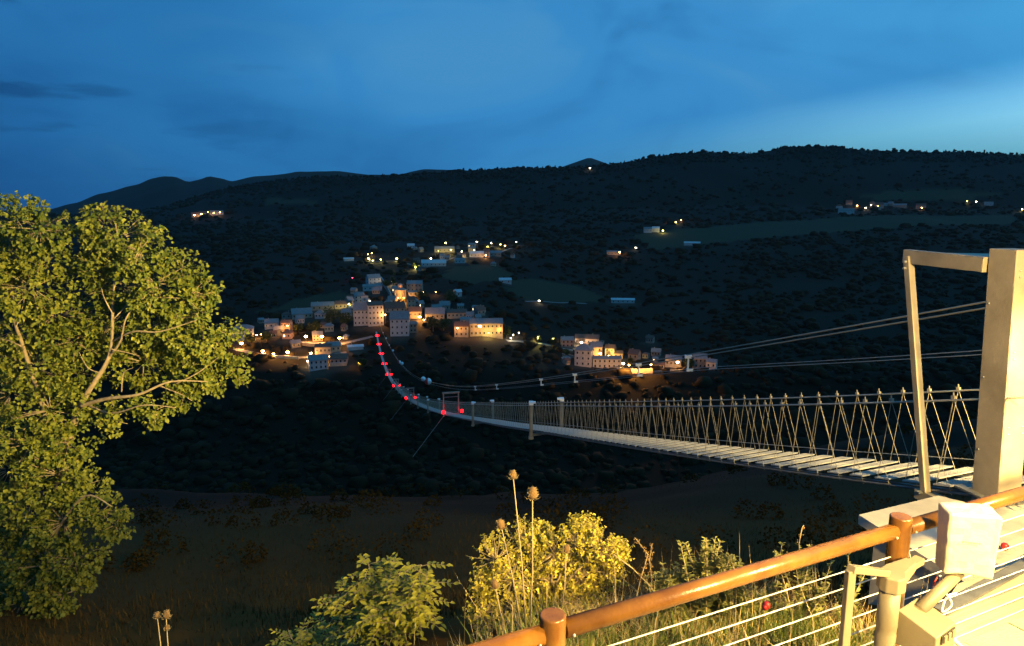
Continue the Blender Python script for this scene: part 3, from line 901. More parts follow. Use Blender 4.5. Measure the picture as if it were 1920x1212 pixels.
# village roads, lanes and retaining walls
def ribbon(name, pix, wd, m, lift=0.25):
    pts = [foot(x, r_) for x, r_ in pix]
    fine = []
    for a, b in zip(pts[:-1], pts[1:]):
        n = max(2, int((b - a).length / 6))
        for i in range(n):
            fine.append(a.lerp(b, i / n))
    fine.append(pts[-1])
    vs, fs = [], []
    for i, q in enumerate(fine):
        t = (fine[min(i + 1, len(fine) - 1)] - fine[max(0, i - 1)])
        s = Vector((t.y, -t.x, 0)).normalized() * wd / 2
        for c in (q - s, q + s):
            vs.append((c.x, c.y, max(ground(c.x, c.y), ground(q.x, q.y) - 0.3) + lift))
        if i:
            fs.append((2 * i - 2, 2 * i - 1, 2 * i + 1, 2 * i))
    b = MB()
    b.add(vs, fs)
    o = b.build(name, m)
    tag(o, kind='structure')
    return o
ribbon('road', [(440, 655), (480, 664), (520, 671), (560, 672), (600, 668), (650, 662)], 5, M['road'])
ribbon('road', [(560, 643), (600, 645), (640, 646), (665, 640), (700, 632)], 5, M['road'])
ribbon('road', [(705, 520), (716, 528), (724, 540), (734, 556)], 4, M['road'])
ribbon('road', [(950, 640), (990, 642), (1030, 648), (1060, 655), (1085, 660)], 5, M['road'])
ribbon('road', [(1150, 697), (1190, 699), (1230, 697), (1280, 694)], 6, M['road'])
ribbon('road', [(985, 566), (1040, 568), (1100, 570)], 4, M['road'])
ribbon('road', [(690, 492), (740, 490), (800, 502), (850, 484), (910, 484), (960, 466)], 5, M['road'])
def retaining_wall(pix, h, label, wall='stone'):
    pts = [foot(x, r_) for x, r_ in pix]
    e = thing('retaining_wall', label, 'wall', pts[0])
    b = MB()
    for a, c in zip(pts[:-1], pts[1:]):
        b.bar(a + Vector((0, 0, h / 2 - 1)), c + Vector((0, 0, h / 2 - 1)), 0.6, h + 2)
    b.build('wall_face', WALLS[wall], e, world=True)
    c2 = MB()
    for a, c in zip(pts[:-1], pts[1:]):
        c2.bar(a + Vector((0, 0, h + 0.1)), c + Vector((0, 0, h + 0.1)), 0.9, 0.2)
    c2.build('coping', WALLS['white'], e, world=True)
retaining_wall([(562, 648), (600, 652), (640, 649)], 2.5, 'lit retaining wall under the upper row of three lamps', 'cream')
retaining_wall([(618, 688), (650, 686)], 2.5, 'orange lit retaining wall at the lower west edge', 'cream')
retaining_wall([(1160, 698), (1190, 700), (1224, 699)], 3.0, 'glaring lit wall of the east terrace', 'cream')
retaining_wall([(715, 524), (722, 536), (733, 556)], 3.0, 'curved lit wall climbing left of the church tower', 'cream')
retaining_wall([(492, 668), (516, 672), (560, 674)], 2.0, 'low lit wall along the lower west road', 'cream')
retaining_wall([(1054, 668), (1075, 672)], 2.0, 'grey wall left of the big east house', 'stone')

# crowns: rough leaf balls used for far woodland
def blob_template(seed, nl=4, nn=7):
    rg = np.random.default_rng(seed)
    vs = [(0, 0, -0.9)]
    for i in range(1, nl):
        th = math.pi * i / nl
        for k in range(nn):
            a = 2 * math.pi * (k + 0.5 * (i % 2)) / nn
            r_ = 1 + rg.uniform(-0.42, 0.36)
            vs.append((r_ * math.sin(th) * math.cos(a), r_ * math.sin(th) * math.sin(a), -r_ * math.cos(th) * 0.95))
    vs.append((0, 0, 1.0))
    fs = []
    for k in range(nn):
        fs.append((0, 1 + (k + 1) % nn, 1 + k))
    for i in range(nl - 2):
        for k in range(nn):
            a, b = 1 + i * nn + k, 1 + i * nn + (k + 1) % nn
            fs.append((a, b, b + nn)); fs.append((a, b + nn, a + nn))
    top = len(vs) - 1
    for k in range(nn):
        fs.append((1 + (nl - 2) * nn + k, 1 + (nl - 2) * nn + (k + 1) % nn, top))
    return np.array(vs), np.array(fs)
TEMPL = [blob_template(s) for s in range(8)]
def blobs(name, P, rad, hgt, tint, m):
    Vs, Fs, Ts = [], [], []
    off = 0
    for i in range(len(P)):
        v, f = TEMPL[i % 8]
        a = (i * 2.399) % 6.283
        c, s = math.cos(a), math.sin(a)
        q = np.empty_like(v)
        q[:, 0] = (v[:, 0] * c - v[:, 1] * s) * rad[i] + P[i, 0]
        q[:, 1] = (v[:, 0] * s + v[:, 1] * c) * rad[i] + P[i, 1]
        q[:, 2] = (v[:, 2] + 0.12) * hgt[i] + P[i, 2]
        Vs.append(q); Fs.append(f + off); off += len(v)
        Ts.append(np.full(len(v), tint[i]))
    me = np_mesh(name, np.concatenate(Vs), np.concatenate(Fs), np.concatenate(Ts))
    return put(name, me, m)
def paved(X, Y):
    c = np.zeros(X.shape)
    for hp, hw, hd in HOUSES:
        d2 = (X - hp.x) ** 2 + (Y - hp.y + 3) ** 2
        c = np.maximum(c, np.clip(1.5 - np.sqrt(d2) / (hw * 0.5 + 4), 0, 1))
    return c
pa = tm.attributes.new('paved', 'FLOAT', 'POINT')
pa.data.foreach_set('value', paved(V[:, 0], V[:, 1]).astype(np.float32))
_t = M['terrain'].node_tree
_a = _t.nodes.new('ShaderNodeAttribute'); _a.attribute_name = 'paved'
_m = _t.nodes.new('ShaderNodeMix'); _m.data_type = 'RGBA'
_b = _t.nodes['Principled BSDF'].inputs['Base Color']
_t.links.new(_b.links[0].from_socket, _m.inputs[6])
_m.inputs[7].default_value = (0.06, 0.047, 0.033, 1)
_t.links.new(_a.outputs['Fac'], _m.inputs[0])
_t.links.new(_m.outputs[2], _b)
da = tm.attributes.new('dry', 'FLOAT', 'POINT')
da.data.foreach_set('value', np.clip((40 - V[:, 1]) / 30 + 0.30 * fbm(V[:, 0] / 9, V[:, 1] / 9, 3, 31), 0, 1).astype(np.float32))  # dry-grass brown on the near land, faded outward to imitate the warm veil of light
_a = _t.nodes.new('ShaderNodeAttribute'); _a.attribute_name = 'dry'
_m = _t.nodes.new('ShaderNodeMix'); _m.data_type = 'RGBA'
_t.links.new(_b.links[0].from_socket, _m.inputs[6])
_m.inputs[7].default_value = (0.085, 0.040, 0.006, 1)  # reddish brown carrying the valley's warm glow in the ground colour
_t.links.new(_a.outputs['Fac'], _m.inputs[0])
_t.links.new(_m.outputs[2], _b)
HX = np.array([(h[0].x, h[0].y, max(h[1], h[2]) * 0.75) for h in HOUSES])
def scatter(n, y0, y1, r0, r1, seed, trange=(-0.95, 0.95)):
    rg = np.random.default_rng(seed)
    t = rg.uniform(*trange, n)
    y = np.exp(rg.uniform(math.log(y0), math.log(y1), n))
    x = t * y
    keep = cover(x, y) < 0.5
    for hx, hy, hr in HX:
        keep &= (x - hx) ** 2 + (y - hy - hr * 0.5) ** 2 > (hr + 3) ** 2
        keep &= ~((np.abs(x / y - hx / hy) < (hr + 2) / hy) & (y < hy) & (y > hy - 13))     # clear view of each front from the south
    return x[keep], y[keep]
x, y = scatter(30000, 150, 3300, 0, 0, 11)
z = terrain_z(x, y)
sz = np.clip(np.random.default_rng(1).lognormal(1.05, 0.45, len(x)), 1.2, 8.0) * (0.6 + np.clip((y - 300) / 1900, 0, 0.9))
vill = ((x / y > -0.45) & (x / y < 0.32) & (y > 470) & (y < 1150))
clear_ = (fbm(x / 90, y / 140, 3, 17) < -0.28) & (y > 500)
keep = (~vill & ~clear_) | (vill & (np.random.default_rng(5).uniform(size=len(x)) < 0.42))
x, y, z, sz = x[keep], y[keep], z[keep], sz[keep]
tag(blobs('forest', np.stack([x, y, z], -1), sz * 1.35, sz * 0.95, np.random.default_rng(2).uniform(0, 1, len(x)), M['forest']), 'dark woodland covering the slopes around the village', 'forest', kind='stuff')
rg = np.random.default_rng(33)
t = rg.uniform(-0.5, 0.95, 3600); y = rg.uniform(2800, 3080, 3600); x = t * y
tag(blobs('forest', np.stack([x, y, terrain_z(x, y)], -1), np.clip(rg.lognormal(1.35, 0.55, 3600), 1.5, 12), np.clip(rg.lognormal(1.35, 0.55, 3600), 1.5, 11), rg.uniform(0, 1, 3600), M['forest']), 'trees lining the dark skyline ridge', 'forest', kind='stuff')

# undergrowth on the near slope under the bridge
def leaf_cloud(rg, centers, radii, per, size, up_bias=0.4):
    P, Dn, U, T = [], [], [], []
    for c, r_ in zip(centers, radii):
        n = per
        d = unit(rg.normal(size=(n, 3)))
        rr = r_ * rg.uniform(0.55, 1.0, n)[:, None]
        P.append(np.asarray(c) + d * rr * np.array([1, 1, 0.8]))
        Dn.append(unit(d + rg.normal(size=(n, 3)) * 0.7 + np.array([0, 0, -0.1])))
        U.append(unit(d * 0.6 + rg.normal(size=(n, 3)) * 0.5 + np.array([0, 0, up_bias])))
        T.append(np.clip(rg.normal(0.45, 0.25, n) + rg.uniform(-0.2, 0.2), 0, 1))
    return np.concatenate(P), np.concatenate(Dn), np.concatenate(U), np.concatenate(T)
rg = np.random.default_rng(21)
n = 180
y = np.exp(rg.uniform(math.log(15), math.log(110), n))
t = rg.uniform(-0.85, 0.95, n)
x = t * y
z = terrain_z(x, y)
cs = np.stack([x, y, z + 0.2], -1)
rad = rg.uniform(0.35, 0.95, n) * (0.45 + y / 55)
P, Dn, U, T = leaf_cloud(rg, cs, rad, 110, 0.3)
sizes = np.repeat(0.028 + y * 0.0026, 110)
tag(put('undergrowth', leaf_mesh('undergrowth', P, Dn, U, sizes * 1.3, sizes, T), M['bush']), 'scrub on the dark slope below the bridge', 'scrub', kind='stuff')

# ------------------------------------------------------------------ individual village trees
def garden_tree(x, row, h_px, w_px, label, m='village_leaf', group='village trees'):
    p = foot(x, row)
    k = p.y / F
    h, wd = h_px * k, w_px * k
    e = thing('garden_tree', label, 'tree', p, 0, group)
    rg = np.random.default_rng(int(x * 7 + row))
    MB().tube([(0, 0, -1.5), (0.1, 0, h * 0.3), (0, 0.1, h * 0.7)], [h * 0.03, h * 0.025, 0.05], 6).build('trunk', M['bark'], e)
    cs = [(rg.uniform(-0.3, 0.3) * wd, rg.uniform(-0.3, 0.3) * wd, h * rg.uniform(0.35, 0.85)) for _ in range(9)]
    P, Dn, U, T = leaf_cloud(rg, cs, [wd * rg.uniform(0.2, 0.34) for _ in cs], 110, 0.5)
    s = np.full(len(P), 0.75) * rg.uniform(0.6, 1.3, len(P))
    me = leaf_mesh('crown', P, Dn, U, s * 1.2, s, T)
    c = put('crown', me, M[m], e)
    return e
for a in [(778, 505, 16, 20, 'bushy tree lit bright yellow-green below the upper village'), (812, 622, 28, 24, 'tree lit pale between the cream lamp house and the yellow house'),
          (470, 645, 16, 16, 'dark tree beside the white hipped house'), (500, 640, 18, 20, 'dark round tree below the dark roofed pale house'), (620, 612, 34, 44, 'large dark tree group head left of the pale blocks'),
          (648, 614, 30, 24, 'dark tree touching the wide pale block'), (588, 626, 22, 26, 'dark tree above the upper row of lamps'), (724, 544, 20, 14, 'dark tree left of the curved lit wall'),
          (738, 540, 30, 10, 'dark slim tree above the oval lane lamp'), (832, 620, 26, 26, 'dark tree left of the tall orange lit house'), (950, 634, 22, 20, 'dark tree at the end of the large yellow lit house'),
          (1008, 642, 12, 14, 'small tree lit yellow at the road bend'), (1036, 646, 10, 12, 'small tree lit yellow left of the pink houses'), (1060, 668, 12, 14, 'dark bush tree left of the big east house'),
          (1185, 684, 14, 16, 'dark tree in front of the tall gabled house'), (1292, 692, 18, 20, 'dark tree between the two east end houses'), (914, 470, 10, 12, 'tree lit yellow by the left big lamp'),
          (938, 468, 12, 14, 'tree lit yellow by the right-hand big lamp'), (968, 464, 9, 14, 'tree lit pale at the eastern tip of the upper village'), (560, 622, 16, 18, 'dark tree right of the pink corner house'),
          (680, 690, 16, 18, 'tree lit dimly by the lone lamp left of the bridge'), (790, 566, 24, 26, 'dark tree right below the church houses'), (845, 570, 24, 26, 'dark tree behind the cream long house')]:
    garden_tree(*a)

# ------------------------------------------------------------------ the bridge
OBS = [(1757, 906.5), (1703, 902), (1653, 897), (1606, 891.5), (1562, 887), (1523, 882), (1453, 873), (1341, 857), (1273, 848), (1203, 837), (1083, 820), (1020, 810), (893, 785), (836, 776), (760, 745)]
BL, BRT = 6.5, 7.5                       # left and right edge of the walkway, metres right of the lens
obs = sorted(on_plane(x, r_, BL) for x, r_ in OBS)
END = 490.0
far_pts = [(172, 724), (230, 703.5), (288, 684), (345, 664.5), (403, 645), (460, 630), (END, 623)]
sk = [5.0] + [a for a, _ in obs] + [s for s, _ in far_pts]
def z_row(s, row):                       # height at distance s on the left edge seen at a row
    p = BD * s + BN * BL
    return HC + slope(row) * p.y
zk = [obs[0][1] + (obs[0][0] - 5.0) * 0.30] + [b for _, b in obs] + [z_row(s, r_) for s, r_ in far_pts]
sk, zk = np.array(sk), np.array(zk)
near_fit = np.polyfit(sk[:13], zk[:13], 3)
far_fit = np.polyfit(sk[11:], zk[11:], 3)
def deck_z(s):
    a = np.polyval(near_fit, min(s, 42)); b = np.polyval(far_fit, max(s, 16))
    f = min(1, max(0, (s - 18) / 20))
    f = f * f * (3 - 2 * f)
    return a * (1 - f) + b * f
def bp(s, b, dz=0.0):
    q = BD * s + BN * b
    return Vector((q.x, q.y, deck_z(s) + dz + 0.10 * (b - BL) * max(0.0, 1 - s / 60.0)))
def frame_at(s):                          # matrix: x across, y along, z up, at the middle of the walkway
    t = (bp(s + 0.2, 7.0) - bp(s - 0.2, 7.0)).normalized()
    xx = (bp(s, 7.5) - bp(s, 6.5)).normalized()
    zz = xx.cross(t)
    zz.normalize()
    m = Matrix((xx, t, zz)).transposed().to_4x4()
    m.translation = bp(s, 7.0)
    return m
bridge = thing('footbridge', 'long steel rope footbridge hanging down across the valley to the village', 'bridge', bp(6.3, 7.0))
inv = Matrix.Translation(bridge.location).inverted()
def bpart(name, me, m=None, mw=None, parent=bridge):
    o = bpy.data.objects.new(name, me)
    if m is not None and len(me.materials) == 0:
        me.materials.append(m)
    COL.objects.link(o)
    o.parent = parent
    o.matrix_parent_inverse = inv
    if mw is not None:
        o.matrix_basis = mw
    return o
PW, PD = 1.0, 0.25
g = MB()                                   # open grating plank: rim and a lattice of bars
for sgn in (-1, 1):
    g.box((0, sgn * (PD / 2 - 0.008), -0.004), (PW, 0.016, 0.018))
    g.box((sgn * (PW / 2 - 0.008), 0, -0.004), (0.016, PD - 0.034, 0.018))
nb = 30
for i in range(nb):
    xx = -PW / 2 + (i + 0.5) / nb * PW
    g.box((xx, 0, -0.006), (0.013, PD - 0.034, 0.014))
for j in range(6):
    g.box((0, -PD / 2 + (j + 1) / 7 * PD, -0.003), (PW - 0.034, 0.014, 0.012))
GRATE = g.mesh('plank')
PLANK = MB().box((0, 0, -0.004), (PW, PD, 0.014)).mesh('plank')
GRATE.materials.append(M['grate']); PLANK.materials.append(M['grate'])
s = 5.68; i = 0
rest = MB()
while s < END:
    if i < 300:
        bpart('plank', GRATE if i < 34 else PLANK, None, frame_at(s))
    else:
        fm = frame_at(s)
        rest.box(fm.translation, (PW, PD, 0.04), fm.to_3x3())
    s += 0.45; i += 1
bpart('plank_run', rest.mesh('plank_run'), M['grate'])['kind'] = 'stuff'
# side skirts / carrier ropes under the planks, handrail ropes
ss = [5.0 + 0.6 * i for i in range(60)] + [41 + 4 * i for i in range(113)]
ss = [q for q in ss if q <= END]
for b_, dz, r_, nm in ((BL + 0.03, -0.09, 0.016, 'carrier_rope'), (BL + 0.15, -0.09, 0.016, 'carrier_rope'), (BRT - 0.03, -0.09, 0.016, 'carrier_rope'), (BRT - 0.15, -0.09, 0.016, 'carrier_rope'),
                       (BL + 0.02, 1.02, 0.012, 'handrail_rope'), (BRT + 0.06, 1.02, 0.012, 'handrail_rope'), (BRT + 0.03, 0.10, 0.006, 'toe_rope')):
    bpart(nm, MB().tube([bp(q, b_, dz) for q in ss], r_, 6).mesh(nm, True), M['steel_dark' if nm == 'carrier_rope' else 'cable'])
HANG = MB()
HANG.tube([(0, 0, 1.0), (0, -0.41, -0.05)], 0.0039, 5).tube([(0, 0, 1.0), (0, 0.24, -0.05)], 0.0039, 5)
HANG.box((0, 0, 1.015), (0.034, 0.045, 0.04)).tube([(0, 0, 1.02), (0, 0, 1.075)], 0.008, 6)
HANG = HANG.mesh('hanger'); HANG.materials.append(M['rope'])
s = 5.98; i = 0
hr_ = MB()
while s < 190:
    for b_ in (BL + 0.03, BRT + 0.05):
        fm = frame_at(s)
        t = fm.col[1].to_3d()
        mm = Matrix((BN, Vector((BD.x, BD.y, t.z / max(0.3, math.hypot(t.x, t.y)))), Vector((0, 0, 1)))).transposed().to_4x4()
        mm.translation = bp(s, b_)
        if i < 150:
            bpart('hanger', HANG, None, mm)
        else:
            hr_.tube([mm @ Vector((0, 0, 1.0)), mm @ Vector((0, -0.41, -0.05))], 0.0039, 4, False)
            hr_.tube([mm @ Vector((0, 0, 1.0)), mm @ Vector((0, 0.24, -0.05))], 0.0039, 4, False)
    s += 0.45; i += 1
bpart('hanger_run', hr_.mesh('hanger_run'), M['rope'])['kind'] = 'stuff'
# clamp posts every fifteen metres or so, portal frames at the lamps
for s in (25.2, 40.2, 72, 87, 102, 130, 145, 160):
    for b_, sgn in ((BL - 0.12, -1), (BRT + 0.16, 1)):
        q = MB().tube([(0, 0, -0.38), (0, 0, 1.10)], 0.075, 8).box((0, 0, -0.3), (0.2, 0.3, 0.05))
        po = bpart('clamp_post', q.mesh('clamp_post'), M['paint_grey'], Matrix.Translation(bp(s, b_)))
        c = put('clamp_head', MB().box((0, 0, 1.14), (0.17, 0.26, 0.12)).box((-sgn * 0.1, 0, 1.17), (0.16, 0.12, 0.07)).mesh('clamp_head'), M['white'], po)
    bpart('cross_beam', MB().bar(bp(s, BL - 0.2, -0.2), bp(s, BRT + 0.2, -0.2), 0.08, 0.1).mesh('cross_beam'), M['steel_dark'])
for s in (56.5, 114, 171, 229):
    h = 1.95
    for b_ in (BL - 0.12, BRT + 0.2):
        bpart('portal_leg', MB().bar(bp(s, b_, -0.2), bp(s, b_, h), 0.10, 0.10, BD).mesh('portal_leg'), M['paint_grey'])
    bpart('portal_beam', MB().bar(bp(s, BL - 0.22, h - 0.02), bp(s, BRT + 0.30, h - 0.02), 0.14, 0.14).mesh('portal_beam'), M['paint_grey'])
    bpart('portal_bar', MB().bar(bp(s, BL - 0.1, h - 0.40), bp(s, BRT + 0.2, h - 0.40), 0.05, 0.05).mesh('portal_bar'), M['steel_dark'])
    bpart('stay_rope', MB().tube([bp(s, BL - 0.1, -0.1), bp(s - 1.5, BL - 3.0, -3.5)], 0.015, 5).mesh('stay_rope'), M['cable'])
RL = MB().ball((0, 0, 0), 1.0, 12).mesh('red_lamp', True); RL.materials.append(M['red_lamp'])
for i, s in enumerate((56.0, 114.0, 171.0, 228.0, 286.0, 345.0, 403.0, 461.0)):
    for b_ in (BL - 0.2, BRT + 0.42):
        br = bpart('lamp_bracket', MB().bar(bp(s, b_, 0.1), bp(s, min(BRT, max(BL, b_)), -0.08), 0.05, 0.05).mesh('lamp_bracket'), M['steel_dark'])
        r_ = 0.105 + 0.0008 * s
        o = bpart('red_lamp', RL, None, Matrix.Translation(bp(s, b_, 0.22)) @ Matrix.Scale(r_, 4))
        d = bpy.data.lights.new('red_lamp_light', 'POINT')
        d.energy = 4 if i < 3 else 20
        d.color = (1.0, 0.03, 0.04)
        d.shadow_soft_size = 0.1
        lo = bpy.data.objects.new('red_lamp_light', d)
        COL.objects.link(lo)
        lo.parent = bridge
        lo.matrix_parent_inverse = inv
        lo.location = bp(s - 0.3, b_ - 0.32, 0.40)

# ------------------------------------------------------------------ the cable line beside the bridge, with clamps and marker balls
CB = 10.0
up_obs = [(1855, 572), (1500, 629), (1288, 667), (1195, 683), (1076, 704), (1013, 711), (930, 721), (890, 725), (803, 721)]
lo_obs = [(1855, 660), (1600, 676), (1340, 690), (1288, 694), (1076, 716), (1013, 722)]
uo = sorted(on_plane(x, r_, CB) for x, r_ in up_obs)
us = np.array([-6.0, 2.0] + [a for a, _ in uo] + [220, 320, 420, 495]); 
uz = np.array([uo[0][1] + 3.6, uo[0][1] + 1.55] + [b for _, b in uo] + [deck_z(220) + 6.0, deck_z(320) + 6.5, deck_z(420) + 6.0, deck_z(490) + 5])
uf = np.polyfit(us, uz, 5)
nf = np.polyfit([a for a, _ in uo], [b for _, b in uo], 3)
def upper_z(s):
    f = min(1.0, max(0.0, (s - 55) / 45.0))
    f = f * f * (3 - 2 * f)
    lo_end = uo[0][0]
    near_ = float(np.polyval(nf, max(s, lo_end))) + max(0.0, lo_end - s) * 0.30
    return near_ * (1 - f) + float(np.polyval(uf, s)) * f
lo_ = sorted(on_plane(x, r_, CB) for x, r_ in lo_obs)
ldiff_s = np.array([a for a, _ in lo_]); ldiff = np.array([b - upper_z(a) for a, b in lo_])
def cable_z(s, low=False):
    z = upper_z(s)
    return z + (float(np.interp(s, ldiff_s, ldiff)) if low else 0.0)
cs_ = [-6 + 0.8 * i for i in range(60)] + [44 + 6 * i for i in range(76)]
def cpt(s, b, dz, low):
    q = BD * s + BN * b
    return Vector((q.x, q.y, cable_z(s, low) + dz))
line = thing('cable_line', 'pairs of thin steel cables joined by clamps running beside the bridge', 'cable', cpt(9, CB, -0.2, False))
for b_, dz, low, r_ in ((CB, 0.035, False, 0.017), (CB + 0.12, -0.055, False, 0.017), (CB, 0.03, True, 0.008), (CB + 0.10, -0.04, True, 0.008)):
    MB().tube([cpt(q, b_, dz, low) for q in cs_], r_, 6).build('steel_cable', M['rope' if not low else 'cable'], line, True, world=True)
for x, r_ in ((1288, 667), (1195, 683), (1076, 704), (1013, 711), (930, 721), (890, 725)):
    q = on_plane(x, r_, CB)[0]
    a, c = cpt(q, CB + 0.05, -0.02, False), cpt(q, CB + 0.05, 0.0, True)
    m_ = MB().tube([a, c], 0.03, 6).box(a, (0.22, 0.12, 0.10)).box(c + Vector((0.06, 0, 0)), (0.20, 0.10, 0.08))
    m_.build('clamp', M['white'], line, world=True)
for x, r_, px, red in ((803, 720, 13, True), (790, 719, 9, False), (752, 707, 6, False), (750, 714, 6, True), (736, 693, 4, False), (731, 701, 3.4, True), (724, 676, 3, False), (719, 660, 2.6, True)):
    q = on_plane(x, r_, CB)[0]
    c = cpt(min(q, 430), CB + (0.0 if red else 0.4), 0, False)
    yd = c.y
    rr = px * yd / F / 2
    e = thing('marker_ball', {803: 'large white and red marker ball on the cable', 790: 'grey-white marker ball left of the largest one', 752: 'upper small white marker ball near the red lamps', 750: 'lower small marker ball near the red lamps',
              736: 'tiny white marker ball higher up the cable', 731: 'tiny marker ball beside the higher red lamp', 724: 'tiny marker ball third from the village', 719: 'farthest tiny marker ball on the cable'}[x], 'marker ball', c, 0, 'marker balls on the cable')
    MB().ball((0, 0, 0), rr, 16).build('shell', M['white'], e, True)
    if red:
        k_ = 9
        pr = [(max(1e-3, rr * 1.012 * math.sin(math.pi * (0.5 + 0.5 * i / k_))), -rr * 1.012 * math.cos(math.pi * (0.5 + 0.5 * i / k_))) for i in range(k_ + 1)]
        MB().lathe(pr, 16, (0, 0, 0), Euler((0, R(-90), 0)).to_matrix()).build('red_half', M['red'], e, True)
    MB().tube([(0, 0, rr), (0, 0, rr + 0.12)], 0.05, 6).build('hook', M['steel_dark'], e)

# ------------------------------------------------------------------ bridge head: landing slab and entrance portal
def bw(s, b, z):
    q = BD * s + BN * b
    return Vector((q.x, q.y, z))
land = thing('landing_slab', 'pale concrete landing slab jutting out before the bridge planks', 'slab', bw(4.4, 6.0, -0.2), -0.0)
ZS = HC - 3.05
sl = MB()
pts = [bw(5.50, 4.86, ZS), bw(5.72, 6.05, ZS), bw(5.50, 6.2, ZS), bw(5.40, 9.0, ZS), bw(2.9, 9.0, ZS), bw(2.9, 4.78, ZS)]
n = len(pts)
sl.add(pts + [q - Vector((0, 0, 0.10)) for q in pts], [tuple(range(n - 1, -1, -1)), tuple(range(n, 2 * n))] + [(i, (i + 1) % n, (i + 1) % n + n, i + n) for i in range(n)])
sl.build('slab_top', M['conc'], land, world=True)
sl = MB()
pts = [bw(5.40, 4.98, ZS - 0.104), bw(5.60, 6.0, ZS - 0.104), bw(5.3, 8.9, ZS - 0.104), bw(2.95, 8.9, ZS - 0.104), bw(2.95, 4.9, ZS - 0.104)]
n = len(pts)
sl.add(pts + [q - Vector((0, 0, 1.6)) for q in pts], [tuple(range(n - 1, -1, -1)), tuple(range(n, 2 * n))] + [(i, (i + 1) % n, (i + 1) % n + n, i + n) for i in range(n)])
sl.build('foundation', M['conc'], land, world=True)
portal = thing('entrance_portal', 'grey steel entrance portal with broad pillar and slim leaning post at the bridge start', 'portal', bw(5.7, 6.48, ZS))
mrot = Matrix((BN, BD, Vector((0, 0, 1)))).transposed()
pl = MB()
zt, zb = HC - 0.37, ZS - 0.3
for z_, ds in ((zb, -0.13), (zt, 0.0)):
    pass
A0, A1 = 5.40, 5.72
B0, B1 = 5.545, 5.865
vs = [bw(A0, 6.5, zb), bw(A1, 6.5, zb), bw(A1, 6.80, zb), bw(A0, 6.80, zb), bw(B0, 6.5, zt), bw(B1, 6.5, zt), bw(B1, 6.80, zt), bw(B0, 6.80, zt)]
pl.add(vs, [(3, 2, 1, 0), (4, 5, 6, 7), (0, 1, 5, 4), (1, 2, 6, 5), (2, 3, 7, 6), (3, 0, 4, 7)])
bevel(pl.build('pillar', M['paint_grey'], portal, world=True), 0.012, 3)
pt0, pt1 = bw(6.30, 6.47, HC - 3.30), bw(6.90, 6.47, HC - 0.52)
bevel(MB().bar(pt0, pt1, 0.085, 0.085, BD).build('leaning_post', M['paint_grey'], portal, world=True), 0.008)
MB().bar(pt0 + BD * -0.01, pt0 + BD * 0.045 + Vector((0, 0, 0.0)), 0.2, 0.02).build('base_plate', M['steel_dark'], portal, world=True)
a, c = bw(6.97, 6.5, HC - 0.52), bw(5.868, 6.5, HC - 0.545)
bevel(MB().bar(a, c, 0.10, 0.165).build('top_beam', M['paint_grey'], portal, world=True), 0.008)
MB().add([bw(6.55, 6.552, HC - 0.455), bw(5.9, 6.552, HC - 0.462), bw(5.9, 7.5, HC - 0.455), bw(6.55, 6.552, HC - 0.48), bw(5.9, 6.552, HC - 0.487), bw(5.9, 7.5, HC - 0.48)],
         [(0, 1, 2), (5, 4, 3), (0, 3, 4, 1), (1, 4, 5, 2), (2, 5, 3, 0)]).build('gusset_plate', M['paint_grey'], portal, world=True)
for q in (0.12, 0.2):
    MB().tube([pt1 + Vector((0, 0, -q + 0.06)) - BN * 0.03 - BD * 0.02, pt1 + Vector((0, 0, -q + 0.06)) - BN * 0.075 - BD * 0.02], 0.014, 8).build('bolt', M['steel'], portal, world=True)
fit = MB().bar(bw(5.33, 6.65, ZS + 0.012), bw(5.88, 6.65, ZS + 0.012), 0.46, 0.02)
fit.build('pillar_foot', M['steel_dark'], portal, world=True)
for z_ in (0.55, 0.62, 1.35, 1.42, 2.2, 2.27):
    f_ = (z_ - zb) / (zt - zb)
    for c_ in (6.56, 6.74):
        MB().ball(bw(A0 + (B0 - A0) * f_ - 0.002, c_, z_), 0.011, 8).build('bolt', M['steel'], portal, True, world=True)
for z_ in (0.3, 1.1, 1.9):
    f_ = (z_ - zb) / (zt - zb)
    MB().ball(bw((A0 + A1) / 2 + (B0 - A0) * f_ + 0.11, 6.498, z_), 0.010, 8).build('bolt', M['steel'], portal, True, world=True)
# steel seat for the ropes under the first planks
seat = thing('rope_anchor', 'grey steel beam frame carrying the first bridge planks', 'steel frame', bw(5.9, 6.8, ZS))
zs2 = HC - 3.36
MB().bar(bw(6.42, 6.5, zs2), bw(5.86, 6.5, zs2 + 0.03), 0.14, 0.12).build('side_beam', M['paint_grey'], seat, world=True)
MB().bar(bw(6.42, 7.5, zs2), bw(5.5, 7.5, zs2 + 0.03), 0.14, 0.12).build('side_beam', M['paint_grey'], seat, world=True)
MB().bar(bw(5.52, 6.82, ZS + 0.02), bw(5.52, 7.6, ZS + 0.02), 0.20, 0.03).build('sill_plate', M['steel_dark'], seat, world=True)
MB().bar(bw(5.98, 6.42, zs2 - 0.08), bw(5.98, 6.42, zs2 - 1.4), 0.10, 0.10, BD).build('strut', M['paint_grey'], seat, world=True)
MB().bar(bw(6.30, 7.5, zs2 - 0.08), bw(6.30, 7.5, zs2 - 1.4), 0.10, 0.10, BD).build('strut', M['paint_grey'], seat, world=True)

